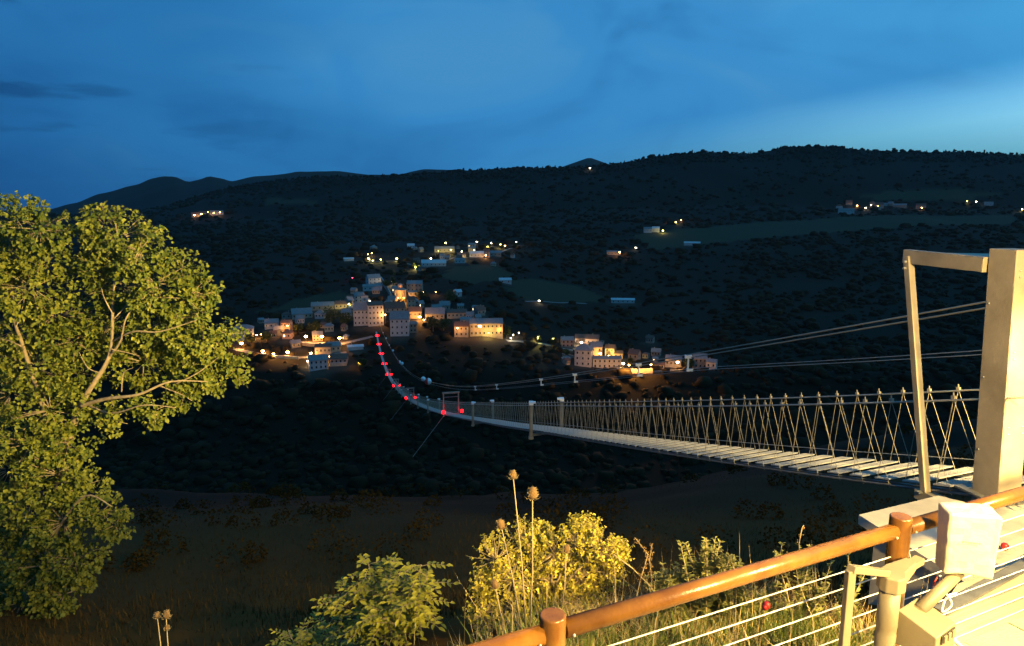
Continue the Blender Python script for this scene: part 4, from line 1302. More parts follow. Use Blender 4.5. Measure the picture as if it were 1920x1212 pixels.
# ------------------------------------------------------------------ terrace and railing
RA, RB = Vector((2.28, 3.67, 0)), Vector((0.18, 2.70, 0))
RDIR = (RA - RB).normalized()
RNRM = Vector((-RDIR.y, RDIR.x, 0))
def rl(t, off, z):
    q = RA + RDIR * t + RNRM * off
    return Vector((q.x, q.y, z))
ter = MB()
pts = [rl(-9, 0.14, 0), rl(0.3, 0.14, 0), rl(0.95, 0.30, 0), rl(1.55, 0.52, 0), rl(5.5, 0.52, 0), Vector((16, 3, 0)), Vector((18, -26, 0)), Vector((-14, -26, 0)), Vector((-14, -4, 0))]
n = len(pts)
ter.add(pts + [q - Vector((0, 0, 0.25)) for q in pts], [tuple(range(n - 1, -1, -1)), tuple(range(n, 2 * n))] + [(i, (i + 1) % n, (i + 1) % n + n, i + n) for i in range(n)])
M['paving'] = mat('pale_paving', (0.44, 0.38, 0.27), 0.9, c2=(0.36, 0.30, 0.20), scale=1.5, bump=0.35, bscale=60)
tag(ter.build('terrace_ground', M['paving']), kind='structure')
ground_ob = bpy.data.objects['terrace_ground']
SLAB = bpy.data.meshes.new('paving_slab')
_b = MB().box((0, 0, 0), (0.492, 0.392, 0.012))
SLAB = _b.mesh('paving_slab'); SLAB.materials.append(M['paving'])
for i in range(11):
    for j in range(5):
        q = rl(-0.9 + 0.5 * i + (0.25 if j % 2 else 0), -0.15 - 0.4 * j, 0.003 + 0.004 * ((i * 7 + j * 3) % 4) / 4)
        o = put('paving_slab', SLAB, None, ground_ob)
        o.location = q
        o.rotation_euler = (0, 0, math.atan2(RDIR.y, RDIR.x))
ZR = HC - 1.75
rail = thing('terrace_railing', 'brown tubular railing with thin steel wires along the terrace edge', 'railing', rl(-1, 0, 0))
for t_ in (-4.66, -2.313, 0.0, 2.33, 4.66):
    po = MB().tube([rl(t_, 0, -0.05), rl(t_, 0, ZR - 0.006), rl(t_, 0, ZR)], [0.06, 0.06, 0.054], 28, True)
    o = po.build('post', M['rail'], rail, False, world=True)
    bevel(o, 0.004)
    for p_ in o.data.polygons:
        p_.use_smooth = len(p_.vertices) == 4
    MB().lathe([(0.11, 0), (0.11, 0.012), (0.07, 0.016)], 16, rl(t_, 0, 0.002)).build('foot_plate', M['rail'], o, world=False)
for a_, b_ in ((-4.66, -2.313), (-2.313, 0.0), (0.0, 2.33), (2.33, 4.66)):
    q = MB().tube([rl(a_ + 0.055, 0, ZR - 0.085), rl(b_ - 0.055, 0, ZR - 0.085)], 0.044, 24)
    o = q.build('top_rail', M['rail'], rail, False, world=True)
    for p_ in o.data.polygons:
        p_.use_smooth = len(p_.vertices) == 4
    sc_ = MB()
    for e_ in (a_ + 0.085, b_ - 0.085):
        sc_.ball(rl(e_, -0.045, ZR - 0.10), 0.008, 8)
    sc_.build('screw', M['steel'], o, True)
for i in range(8):
    z_ = ZR - 0.245 - i * 0.105
    MB().tube([rl(-4.66, 0, z_), rl(4.66, 0, z_)], 0.0038, 6).build('wire', M['wire_white'], rail, True, world=True)

# ------------------------------------------------------------------ equipment at the railing
st = Vector((2.03, 3.30, 0))
stand = thing('equipment_stand', 'grey round column with angled cap, side hoop and box before the railing post', 'stand', st)
o = MB().tube([st, st + Vector((0, 0, 0.60)), st + Vector((0, 0, 0.605)), st + Vector((0, 0, 0.64)), st + Vector((0, 0, 0.645)), st + Vector((0, 0, 0.86))], [0.052, 0.052, 0.050, 0.050, 0.052, 0.052], 24).build('column', M['stand'], stand, True, world=True)
cp = MB()
rt_ = Vector((RDIR.x, RDIR.y, 0)); fwd = RNRM
def cpnt(a, b, z):
    return st + rt_ * a + fwd * b + Vector((0, 0, z))
outl = [(-0.062, -0.02), (-0.03, -0.062), (0.03, -0.066), (0.09, -0.02), (0.24, 0.02), (0.24, 0.085), (0.07, 0.085), (-0.035, 0.060), (-0.062, 0.02)]
n = len(outl)
top = [cpnt(a, b, 0.945) for a, b in outl]
bot = [cpnt(a, b, 0.86 if a < 0.1 else 0.90) for a, b in outl]
cp.add(top + bot, [tuple(range(n)), tuple(range(2 * n - 1, n - 1, -1))] + [((i + 1) % n, i, i + n, (i + 1) % n + n) for i in range(n)])
bevel(cp.build('cap', M['stand'], stand, world=True), 0.006)
h0, h1 = Vector((1.70, 3.10, 1.09)), cpnt(-0.05, 0.0, 0.98)
bevel(MB().bar(h0, cpnt(-0.03, 0.01, 0.955), 0.045, 0.035).build('hoop_bar', M['stand'], stand, world=True), 0.004)
bevel(MB().bar(h0 + Vector((0.0, 0.0, -0.01)), Vector((1.70, 3.10, 0.03)), 0.045, 0.032, BD).build('hoop_leg', M['stand'], stand, world=True), 0.004)
MB().tube([Vector((1.71, 3.09, 0.50)), cpnt(-0.04, 0.0, 0.47)], 0.016, 10).build('lower_bar', M['stand'], stand, True, world=True)
# slotted box beside the column
bx = Vector((2.24, 3.30, 0.62))
rb = Euler((0, 0, math.atan2(RDIR.y, RDIR.x) + 0.16)).to_matrix()
cb = thing('junction_box', 'grey wedge shaped metal box with dark slot between column and railing', 'box', bx - Vector((0, 0, 0.66)))
q = MB()
vs = [(-0.10, -0.10, -0.10), (0.12, -0.10, -0.10), (0.12, 0.10, -0.10), (-0.10, 0.10, -0.10), (-0.10, -0.10, 0.04), (0.12, -0.10, 0.05), (0.12, 0.10, 0.10), (-0.10, 0.10, 0.10)]
q.add([bx + rb @ Vector(v) for v in vs], [(3, 2, 1, 0), (4, 5, 6, 7), (0, 1, 5, 4), (1, 2, 6, 5), (2, 3, 7, 6), (3, 0, 4, 7)])
bevel(q.build('casing', M['stand'], cb, world=True), 0.006)
MB().box(bx + rb @ Vector((0.025, -0.102, 0.012)), (0.15, 0.012, 0.045), rb).build('slot', M['black'], cb, world=True)
for i in range(3):
    MB().box(bx + rb @ Vector((-0.02 + 0.045 * i, -0.109, 0.012)), (0.028, 0.012, 0.04), rb).build('slot_plate', M['stand'], cb, world=True)
MB().tube([bx + Vector((0, 0, -0.10)), bx + Vector((0, 0, -0.655))], 0.03, 12).build('leg', M['stand'], cb, True, world=True)
# the covered white box
wb = Vector((2.60, 3.56, 1.0))
cov = thing('covered_box', 'white plastic covered box glaring in the floodlight on a short post', 'box', Vector((2.5, 3.5, 0.78)))
rw = Euler((R(-1), 0, -0.15)).to_matrix()
rg = random.Random(3)
q = MB()
nx, ny, nz = 8, 5, 10
def wrap(u, v, w_):                        # u across, v depth, w_ height, all 0..1: a boxy cover pulled in towards its foot
    x_ = (u - 0.5) * 0.275 * (0.93 + 0.07 * w_)
    y_ = (v - 0.5) * 0.15 * (0.85 + 0.15 * w_)
    z_ = (w_ - 0.5) * 0.37 + 0.012 * math.sin(5 * u) * (1 - w_) + 0.016 * v * w_
    j = 0.0035
    return wb + rw @ Vector((x_ + rg.uniform(-j, j), y_ + rg.uniform(-j, j), z_ + rg.uniform(-j, j)))
ids = {}
vs, fs = [], []
def vid(i, j, k_):
    if (i, j, k_) not in ids:
        ids[(i, j, k_)] = len(vs)
        vs.append(wrap(i / (nx - 1), j / (ny - 1), k_ / (nz - 1)))
    return ids[(i, j, k_)]
for i in range(nx - 1):
    for k_ in range(nz - 1):
        fs.append((vid(i, 0, k_), vid(i + 1, 0, k_), vid(i + 1, 0, k_ + 1), vid(i, 0, k_ + 1)))
        fs.append((vid(i + 1, ny - 1, k_), vid(i, ny - 1, k_), vid(i, ny - 1, k_ + 1), vid(i + 1, ny - 1, k_ + 1)))
    for j in range(ny - 1):
        fs.append((vid(i, j, nz - 1), vid(i + 1, j, nz - 1), vid(i + 1, j + 1, nz - 1), vid(i, j + 1, nz - 1)))
        fs.append((vid(i, j + 1, 0), vid(i + 1, j + 1, 0), vid(i + 1, j, 0), vid(i, j, 0)))
for j in range(ny - 1):
    for k_ in range(nz - 1):
        fs.append((vid(0, j + 1, k_), vid(0, j, k_), vid(0, j, k_ + 1), vid(0, j + 1, k_ + 1)))
        fs.append((vid(nx - 1, j, k_), vid(nx - 1, j + 1, k_), vid(nx - 1, j + 1, k_ + 1), vid(nx - 1, j, k_ + 1)))
q.add(vs, fs)
o = bevel(q.build('cover', M['plastic'], cov, False, world=True), 0.014, 3)
MB().tube([wb + rw @ Vector((-0.02, 0.01, -0.20)), bx + rb @ Vector((0.04, 0.05, 0.075))], 0.034, 14).build('mount_post', M['stand'], cov, True, world=True)
MB().box(cpnt(0.27, 0.05, 0.925), (0.10, 0.05, 0.035), rb).build('arm_joint', M['stand'], cov, world=True)
for i in range(7):
    MB().box(wb + rw @ Vector((-0.05 + 0.014 * i, -0.078, 0.03 - 0.001 * i)), (0.009, 0.002, 0.007 if i % 3 else 0.010), rw).build('print_mark', M['steel'], cov, world=True)
def wire(name, pts_, r_, m, label):
    P_ = [Vector(v) for v in pts_]
    out = []
    for i in range(len(P_) - 1):
        p0, p1, p2, p3 = P_[max(0, i - 1)], P_[i], P_[i + 1], P_[min(len(P_) - 1, i + 2)]
        for k_ in range(6):
            t_ = k_ / 6
            out.append(0.5 * ((2 * p1) + (p2 - p0) * t_ + (2 * p0 - 5 * p1 + 4 * p2 - p3) * t_ ** 2 + (3 * p1 - p0 - 3 * p2 + p3) * t_ ** 3))
    out.append(P_[-1])
    o = MB().tube(out, r_, 6).build(name, m, None, True)
    tag(o, label, 'wire')
c0 = wb + rw @ Vector((-0.12, 0.0, -0.22))
wire('white_wire', [c0, c0 + Vector((0.0, -0.03, -0.06)), c0 + Vector((0.05, -0.05, -0.15)), c0 + Vector((0.0, -0.05, -0.20)), c0 + Vector((0.03, -0.03, -0.12)), c0 + Vector((0.09, -0.02, -0.10))], 0.006, M['wire_white'], 'looped white wire hanging below the covered white box')
wire('red_wire', [c0 + Vector((-0.03, -0.02, 0.0)), c0 + Vector((-0.05, -0.03, -0.05)), c0 + Vector((-0.01, -0.03, -0.10)), c0 + Vector((0.02, -0.03, -0.07))], 0.005, M['wire_red'], 'short red wire curled below the covered white box')
wire('red_wire', [rl(0.10, 0.0, 0.86), rl(0.13, 0.02, 0.80), rl(0.16, -0.01, 0.74), rl(0.18, 0.01, 0.68)], 0.004, M['wire_red'], 'red and white wire tied to the railing beside its post')
wire('white_wire', [rl(0.09, 0.01, 0.92), rl(0.11, 0.0, 0.84), rl(0.15, 0.01, 0.78), rl(0.20, 0.0, 0.73)], 0.005, M['wire_white'], 'white wire tied to the railing beside its post')
wire('white_hose', [bx + rb @ Vector((0.12, -0.10, -0.05)), Vector((2.62, 3.42, 0.35)), Vector((2.95, 3.60, 0.06)), Vector((3.2, 3.55, 0.02)), Vector((3.4, 3.3, 0.02))], 0.013, M['wire_white'], 'white hose running from the grey box to the terrace floor')
# odds and ends on the slab and the floor
tag(MB().bar(rl(1.05, 0.335, 0.012), rl(3.4, 0.56, 0.012), 0.10, 0.02).build('drain_cover', M['steel_dark']), 'dark metal strip along the pale floor edge at the right', 'drain cover')
tag(MB().ball(at(1880, 1058, 6.55 * 0.87).xy.to_3d() + Vector((0, 0, ZS + 0.035)), 0.035, 12).build('red_ball', M['red'], None, True), 'small red ball lying on the pale slab', 'ball')

# ------------------------------------------------------------------ the big tree at the left
TY = 11.0
def tp(x, row, dy=0.0):
    return at(x, row, TY + dy)
tree = thing('maple_tree', 'large leafy maple tree lit yellow-green at the left edge', 'tree', at(40, 1420, TY))
def limb(name, pts_, r0, r1, parent, n=9):
    P_ = [Vector(v) for v in pts_]
    out, rr = [], []
    for i in range(len(P_) - 1):
        p0, p1, p2, p3 = P_[max(0, i - 1)], P_[i], P_[i + 1], P_[min(len(P_) - 1, i + 2)]
        for k_ in range(5):
            t_ = k_ / 5
            out.append(0.5 * ((2 * p1) + (p2 - p0) * t_ + (2 * p0 - 5 * p1 + 4 * p2 - p3) * t_ ** 2 + (3 * p1 - p0 - 3 * p2 + p3) * t_ ** 3))
    out.append(P_[-1])
    m_ = len(out)
    rr = [(r0 + (r1 - r0) * i / (m_ - 1)) * 0.62 for i in range(m_)]
    return MB().tube(out, rr, n).build(name, M['bark'], parent, True, world=True)
limb('trunk', [tp(40, 1500), tp(60, 1250), tp(95, 1020), tp(120, 860), tp(148, 765)], 0.20, 0.085, tree, 12)
limb('limb', [tp(148, 765), tp(172, 725), tp(200, 680), tp(210, 640), tp(212, 560), tp(222, 470), tp(215, 410)], 0.075, 0.012, tree)
limb('limb', [tp(150, 762, -0.1), tp(200, 748, -0.3), tp(260, 740, -0.5), tp(320, 716, -0.5), tp(390, 716, -0.4)], 0.06, 0.012, tree)
limb('limb', [tp(205, 668), tp(226, 640, -0.2), tp(240, 590, -0.3), tp(290, 540, -0.2)], 0.035, 0.01, tree)
limb('limb', [tp(120, 860), tp(80, 760, 0.2), tp(40, 640, 0), tp(28, 600, -0.2), tp(20, 500, 0)], 0.08, 0.015, tree)
limb('limb', [tp(212, 640), tp(250, 622, -0.4), tp(300, 622, -0.5), tp(370, 600, -0.5)], 0.03, 0.008, tree)
limb('limb', [tp(95, 1020), tp(110, 990, -0.6), tp(160, 930, -0.9), tp(210, 950, -1.0)], 0.05, 0.012, tree)
limb('limb', [tp(160, 758), tp(210, 775, -0.5), tp(270, 760, -0.8), tp(330, 765, -0.8)], 0.03, 0.008, tree)
limb('limb', [tp(95, 1020), tp(40, 960, 0.5), tp(-20, 900, 0.6), tp(-60, 800, 0.5)], 0.07, 0.02, tree)
for i, a in enumerate([[(190, 700), (165, 690), (148, 660)], [(212, 600), (240, 570), (262, 550)], [(208, 655), (240, 662), (262, 668)], [(212, 590), (196, 560), (190, 540)], [(228, 735), (232, 700), (250, 690)],
                       [(300, 724), (340, 740), (360, 752)], [(330, 720), (370, 700), (410, 670)], [(40, 650), (20, 640), (0, 636)], [(32, 610), (40, 585), (46, 560)], [(180, 765), (215, 788), (240, 795)]]):
    limb('branch', [tp(x_, r_, -0.25 - 0.05 * (i % 4)) for x_, r_ in a], 0.020, 0.006, tree, 6)
# crown: sprays of leaves held on many small twigs, gathered in boughs
BOUGHS = [(225, 445, 62, 0.1), (195, 420, 36, 0.0), (262, 470, 50, -0.2), (190, 505, 38, 0.2), (290, 530, 58, -0.2), (340, 505, 38, 0.0), (350, 560, 48, -0.1), (378, 548, 28, 0.1), (230, 540, 55, 0.4), (310, 600, 60, 0.2),
          (380, 640, 46, -0.1), (425, 625, 26, 0.0), (430, 690, 34, 0.0), (400, 700, 40, 0.1), (360, 690, 46, 0.2), (345, 740, 36, 0.0), (290, 770, 34, -0.3), (220, 780, 34, -0.2), (270, 680, 60, 0.5), (210, 610, 60, 0.7),
          (30, 410, 46, 0.0), (75, 430, 46, -0.2), (20, 480, 60, 0.2), (80, 490, 48, 0.2), (60, 540, 60, -0.2), (110, 590, 50, 0.3), (30, 620, 60, 0.3), (140, 640, 56, 0.3), (70, 690, 60, 0.2), (150, 700, 40, 0.4),
          (20, 740, 55, 0.2), (95, 770, 56, -0.3), (60, 830, 60, -0.3), (130, 830, 46, -0.4), (20, 880, 60, 0.0), (110, 890, 56, -0.5), (160, 910, 36, -0.4), (190, 960, 40, -0.6), (215, 985, 28, -0.7), (60, 950, 60, -0.3),
          (120, 980, 52, -0.6), (140, 1050, 46, -0.7), (90, 1060, 56, -0.6), (30, 1030, 60, -0.2), (120, 1115, 44, -0.7), (40, 1130, 64, -0.3), (90, 1180, 60, -0.6), (10, 1200, 60, 0.2), (-50, 500, 80, 0.2), (-60, 650, 80, 0.4), (-60, 800, 80, 0.4), (-50, 960, 80, 0.3), (-50, 1120, 80, 0.3),
          (150, 760, 34, 0.6), (250, 640, 50, 0.9), (330, 650, 46, 0.7)]
rg = np.random.default_rng(77)
P, Dn, U, T, Sz = [], [], [], [], []
twig = MB()
for bi, (x_, r_, rp, dy) in enumerate(BOUGHS):
    c = np.array(tp(x_, r_, dy)); rad_ = rp * TY / F * 1.08
    nsp = int(max(8, 46 * (rad_ / 0.5) ** 2))
    tone = rg.uniform(-0.18, 0.18)
    for k_ in range(nsp):
        d = unit(rg.normal(size=3))
        d[2] = d[2] * 0.85
        q = c + d * rad_ * rg.uniform(0.55, 1.0) ** 0.6
        out = unit(d + rg.normal(size=3) * 0.35 + np.array([0, 0, 0.15]))
        if k_ % 3 == 0:
            twig.tube([Vector(c + d * rad_ * 0.15), Vector(q), Vector(q + out * 0.10)], [0.007, 0.004, 0.002], 4, False)
        nl = rg.integers(17, 27)
        for _ in range(nl):
            o1 = unit(rg.normal(size=3))
            P.append(q + o1 * rg.uniform(0.01, 0.105) + out * rg.uniform(-0.05, 0.06))
            dd = unit(o1 * 0.8 + out * 0.5 + np.array([0, 0, -0.35]))
            Dn.append(dd)
            U.append(unit(np.array([rg.normal() * 0.5 + 0.25, rg.normal() * 0.5 - 0.45, 0.75])))
            T.append(min(1, max(0, rg.normal(0.45, 0.28) + tone)))
            Sz.append(rg.choice([0.75, 1.0, 1.25]) * rg.uniform(0.034, 0.064))
P, Dn, U, T, Sz = map(np.array, (P, Dn, U, T, Sz))
put('crown', leaf_mesh('crown', P, Dn, U, Sz * 1.1, Sz * 1.0, T), M['leaf'], tree, True)['kind'] = 'stuff'
twig.build('twigs', M['bark'], tree, False, True)['kind'] = 'stuff'

# ------------------------------------------------------------------ shrubs, weeds and dry plants below the railing
def gz(x_, y_):
    return ground(x_, y_)
def near(x, row, Y):
    return np.array(at(x, row, Y))
def shrub_from(name, label, cat, boughs, Y, leaf, twig_mat, m, sprays, base, seed, upright=0.6, lw=0.7, group=None, spread=0.05):
    rg = np.random.default_rng(seed)
    bx_ = at(base[0], base[1], Y)
    root = Vector((bx_.x, bx_.y, gz(bx_.x, bx_.y)))
    e = thing(name, label, cat, root, 0, group)
    P, Dn, U, T, Sz = [], [], [], [], []
    st_ = MB()
    for (x_, r_, rp, dy) in boughs:
        c = near(x_, r_, Y + dy); rad_ = rp * (Y + dy) / F
        st_.tube([root + Vector((0, 0, -0.05)), Vector(root).lerp(Vector(c), 0.5) + Vector((rg.normal() * 0.03, rg.normal() * 0.03, 0.06)), Vector(c)], [0.014, 0.010, 0.005], 6)
        for k_ in range(sprays):
            d = unit(rg.normal(size=3))
            q = c + d * rad_ * rg.uniform(0.3, 1.0) ** 0.6
            out = unit(d * 0.6 + rg.normal(size=3) * 0.3 + np.array([0, 0, upright]))
            ln_ = rg.uniform(0.8, 1.5) * leaf * 2.2
            if k_ % 2 == 0:
                st_.tube([Vector(c + d * rad_ * 0.1), Vector(q), Vector(q + out * ln_)], [0.004, 0.003, 0.0015], 4, False)
            for j in range(rg.integers(5, 9)):
                o1 = unit(np.cross(out, rg.normal(size=3)))
                P.append(q + out * ln_ * rg.uniform(-0.2, 1.0) + o1 * spread * leaf)
                Dn.append(unit(o1 * 0.9 + out * 0.35))
                U.append(unit(out + rg.normal(size=3) * 0.5))
                T.append(min(1, max(0, rg.normal(0.5, 0.28))))
                Sz.append(leaf * rg.uniform(0.65, 1.25))
    P, Dn, U, T, Sz = map(np.array, (P, Dn, U, T, Sz))
    put('foliage', leaf_mesh('foliage', P, Dn, U, Sz, Sz * lw, T), m, e, True)['kind'] = 'stuff'
    st_.build('stems', twig_mat, e, False, True)['kind'] = 'stuff'
    return e
shrub_from('yellow_shrub', 'dense rounded shrub with glowing yellow leaves behind the railing post', 'shrub',
           [(930, 1050, 45, 0), (985, 1020, 42, 0.1), (1040, 1040, 46, 0), (1085, 1015, 42, 0), (1125, 1030, 40, -0.1), (1140, 1075, 36, 0), (960, 1090, 46, -0.1), (1030, 1090, 48, 0), (1090, 1085, 42, 0), (905, 1100, 30, 0), (910, 1150, 40, -0.1), (970, 1150, 46, -0.2),
            (1060, 1130, 36, -0.1), (1110, 1130, 30, -0.1), (1100, 995, 30, 0.2), (1010, 1005, 30, 0.2), (1160, 1040, 20, 0)], 5.6, 0.027, M['stem'], M['leaf_gold'], 105, (1020, 1220), 5, 0.9, 0.75)
# pinnate ash sapling
def ash(name, label, tips, Y, root_px, seed, scale=1.0, cat='sapling', group=None, mt='leaf_ash'):
    rg = np.random.default_rng(seed)
    bx_ = at(root_px[0], root_px[1], Y)
    root = Vector((bx_.x, bx_.y, min(bx_.z, gz(bx_.x, bx_.y))))
    e = thing(name, label, cat, root, 0, group)
    st_ = MB()
    P, Dn, U, T, Sz = [], [], [], [], []
    for (x_, r_, dy) in tips:
        tip = Vector(near(x_, r_, Y + dy))
        mid = root.lerp(tip, 0.55) + Vector((0, 0, 0.10))
        st_.tube([root, mid, tip], [0.016 * scale, 0.010 * scale, 0.004 * scale], 6)
        for k_ in range(13):
            a = np.array(mid.lerp(tip, rg.uniform(0.25, 1.05)))
            az = rg.uniform(0, 2 * math.pi)
            rd = unit(np.array([math.cos(az), math.sin(az) - 0.2, rg.uniform(-0.05, 0.65)]))
            ll = rg.uniform(0.20, 0.34) * scale
            pts_ = [a + rd * ll * q + np.array([0, 0, -0.25 * ll * q * q]) for q in np.linspace(0, 1, 5)]
            st_.tube([Vector(v) for v in pts_], [0.003 * scale] * 5, 4, False)
            sd = unit(np.cross(rd, [0, 0, 1]))
            for q in np.linspace(0.25, 1.0, 5):
                c = a + rd * ll * q + np.array([0, 0, -0.25 * ll * q * q])
                for sg in ((-1, 1) if q < 0.99 else (0,)):
                    P.append(c)
                    Dn.append(unit(sd * sg * 0.9 + rd * 0.55 + np.array([0, 0, -0.15])))
                    U.append(unit(np.array([rg.normal() * 0.25 + 0.1, -0.3 + rg.normal() * 0.2, 1])))
                    T.append(min(1, max(0, rg.normal(0.5, 0.25))))
                    Sz.append(rg.uniform(0.055, 0.088) * scale)
    P, Dn, U, T, Sz = map(np.array, (P, Dn, U, T, Sz))
    put('foliage', leaf_mesh('foliage', P, Dn, U, Sz, Sz * 0.42, T, 0.12), M[mt], e, True)['kind'] = 'stuff'
    st_.build('stems', M['bark'], e, True, True)['kind'] = 'stuff'
ash('ash_sapling', 'young ash tree with feathered bright green leaves left of the yellow shrub', [(690, 1050, 0.2), (760, 1062, 0), (790, 1060, -0.2), (800, 1085, -0.3), (770, 1110, -0.3), (790, 1130, -0.4), (640, 1115, 0.1), (700, 1090, 0.1), (730, 1085, 0), (720, 1150, -0.3), (690, 1160, -0.2), (740, 1170, -0.4), (680, 1110, 0.2)], 6.0, (725, 1290), 8)
ash('ash_sapling', 'dim low ash sapling at the bottom left of the bright one', [(540, 1180, 0.1), (575, 1175, 0.2), (620, 1165, 0.2), (640, 1195, 0), (560, 1205, 0), (600, 1200, 0)], 6.2, (590, 1330), 12, 0.8)
for i, (x_, r_, n_, lb) in enumerate([(1265, 1062, 6, 'leafy weed left in the clump above the middle of the rail'), (1325, 1008, 9, 'tallest leafy weed with twin tips above the rail'), (1375, 1045, 6, 'short leafy weed right of the tallest one'),
                                      (1452, 1030, 4, 'slim weed spire behind the shaded rail piece, left one'), (1498, 1022, 5, 'taller weed spire behind the shaded rail piece'), (1525, 1030, 4, 'small weed spire right of the taller spire'),
                                      (1240, 1075, 5, 'low leafy weed next to the yellow shrub'), (1300, 1050, 7, 'leafy weed in the middle of the clump above the rail'), (1350, 1030, 7, 'leafy weed right beside the tallest one'), (1285, 1080, 6, 'low leafy weed under the clump above the rail'), (1410, 1075, 5, 'low leafy weed at the right-hand end of the clump'), (1590, 1040, 4, 'slim weed spire left of the near railing post'), (1560, 1050, 4, 'low weed spire before the shaded rail end')]):
    rg = np.random.default_rng(100 + i)
    Y = 5.1
    tip = Vector(near(x_, r_, Y))
    root = Vector((tip.x + 0.03, tip.y - 0.1, gz(tip.x, tip.y - 0.1)))
    off_ = lambda: Vector((rg.normal() * 0.11, rg.normal() * 0.08, 0))
    e = thing('leafy_weed', lb, 'weed', root, 0, 'weeds behind the railing')
    st_ = MB(); P, Dn, U, T, Sz = [], [], [], [], []
    big = 1.0 if x_ < 1400 else 0.62
    for k_ in range(n_):
        tp_ = tip + Vector((rg.normal() * 0.10, rg.normal() * 0.08, -abs(rg.normal()) * 0.12)) if k_ else tip
        r0_ = root + off_()
        st_.tube([r0_, r0_.lerp(tp_, 0.5) + Vector((rg.normal() * 0.02, 0, 0.02)), tp_], [0.007, 0.005, 0.002], 5)
        L_tot = (tp_ - root).length
        for j in range(int(95 * big)):
            f_ = rg.uniform(0.25, 1.0)
            c = np.array(r0_.lerp(tp_, f_))
            az = rg.uniform(0, 6.283)
            dd = unit(np.array([math.cos(az), math.sin(az), 0.55]))
            P.append(c); Dn.append(dd); U.append(unit(np.array([rg.normal() * 0.3, rg.normal() * 0.3, 1.0])))
            T.append(min(1, max(0, rg.normal(0.5, 0.25)))); Sz.append(rg.uniform(0.045, 0.085) * (1.2 - 0.6 * f_) * (0.6 + 0.4 * big))
    P, Dn, U, T, Sz = map(np.array, (P, Dn, U, T, Sz))
    put('foliage', leaf_mesh('foliage', P, Dn, U, Sz, Sz * 0.45, T), M['leaf_weed'], e, True)['kind'] = 'stuff'
    st_.build('stems', M['stem'], e, True, True)['kind'] = 'stuff'
# teasels
def teasel(tip_px, foot_px, Y, label, head=1.0):
    tip, ft = Vector(near(*tip_px, Y)), Vector(near(*foot_px, Y))
    base = Vector((ft.x, ft.y, min(ft.z, gz(ft.x, ft.y))))
    e = thing('teasel', label, 'dry plant', base, 0, 'dried teasels')
    dirv = (tip - ft).normalized()
    hh = 0.062 * head
    neck = tip - dirv * hh
    mid = base.lerp(neck, 0.55) + Vector((0.012, 0, 0))
    MB().tube([base, mid, neck], [0.006, 0.005, 0.004], 6).build('stalk', M['stem'], e, True, True)
    rot = dirv.to_track_quat('Z', 'Y').to_matrix()
    hd = MB().lathe([(0.008, 0), (0.018 * head, 0.008), (0.024 * head, hh * 0.4), (0.021 * head, hh * 0.75), (0.010 * head, hh)], 14, neck, rot).build('head', M['teasel'], e, True, True)
    rg = random.Random(int(tip_px[0]))
    sp = MB()
    for k_ in range(70):
        a = rg.uniform(0, 6.283); f_ = rg.uniform(0.1, 1)
        rr = 0.023 * head * math.sin(math.pi * (0.2 + 0.7 * f_))
        d = Vector((math.cos(a), math.sin(a), 0.35))
        p0 = neck + rot @ Vector((rr * d.x, rr * d.y, hh * f_))
        sp.tube([p0, p0 + rot @ (d * 0.009 * head)], [0.0012, 0.0004], 3, False)
    sp.build('bristles', M['stem'], e, False, True)['kind'] = 'stuff'
    for k_ in range(7):
        a = k_ * 0.9
        d = Vector((math.cos(a), math.sin(a), 0))
        MB().tube([neck, neck + rot @ (d * 0.028 * head + Vector((0, 0, 0.004))), neck + rot @ (d * 0.042 * head + Vector((0, 0, 0.022)))], [0.002, 0.0015, 0.0006], 4).build('bract', M['stem'], e, False, True)
teasel((961, 882), (990, 1190), 4.6, 'tallest dried teasel in front of the yellow shrub', 1.05)
teasel((999, 914), (992, 1190), 4.6, 'dried teasel with the largest head, right of the tallest', 1.45)
teasel((936, 974), (985, 1150), 4.7, 'leaning dried teasel, left of the tallest', 1.3)
teasel((1063, 1022), (1050, 1150), 5.2, 'brown teasel head sunk in the yellow shrub', 1.1)
teasel((926, 1088), (948, 1190), 4.8, 'low brown teasel head before the left of the yellow shrub', 1.2)
teasel((294, 1148), (304, 1240), 4.6, 'left small teasel near the bottom left corner', 0.8)
teasel((313, 1145), (304, 1240), 4.6, 'right-hand larger teasel near the bottom left corner', 1.05)
teasel((314, 1172), (306, 1240), 4.6, 'lower small teasel near the bottom left corner', 0.7)
# curled dry docks right of the shrub
for i, (pp, lb) in enumerate([([(1180, 1180), (1200, 1090), (1215, 1040), (1190, 1008)], 'bent dry stalk arching right of the yellow shrub'), ([(1150, 1040), (1185, 1065), (1220, 1100), (1240, 1130)], 'thin bare twig slanting down right of the yellow shrub'),
                              ([(1218, 1120), (1222, 1090), (1218, 1050), (1223, 1020)], 'upright brown dock stalk right of the yellow shrub'), ([(1500, 1060), (1498, 1020), (1504, 990), (1507, 985)], 'single grass stalk above the shaded rail piece')]):
    P_ = [Vector(near(x_, r_, 4.9)) for x_, r_ in pp]
    e = thing('dry_stalk', lb, 'dry plant', P_[0], 0, 'dry stalks')
    MB().tube(P_, [0.005, 0.0045, 0.004, 0.002], 6).build('stalk', M['stem'], e, True, True)
    rg = random.Random(i)
    sd_ = MB()
    for k_ in range(60 if i in (0, 2) else 8):
        f_ = rg.uniform(0.35, 1.0) * 3
        a = P_[min(2, int(f_))].lerp(P_[min(3, int(f_) + 1)], f_ - int(f_))
        sd_.ball(a + Vector((rg.gauss(0, 0.010), rg.gauss(0, 0.010), rg.gauss(0, 0.008))), 0.006, 5)
    sd_.build('seeds', M['teasel'], e, False, True)['kind'] = 'stuff'
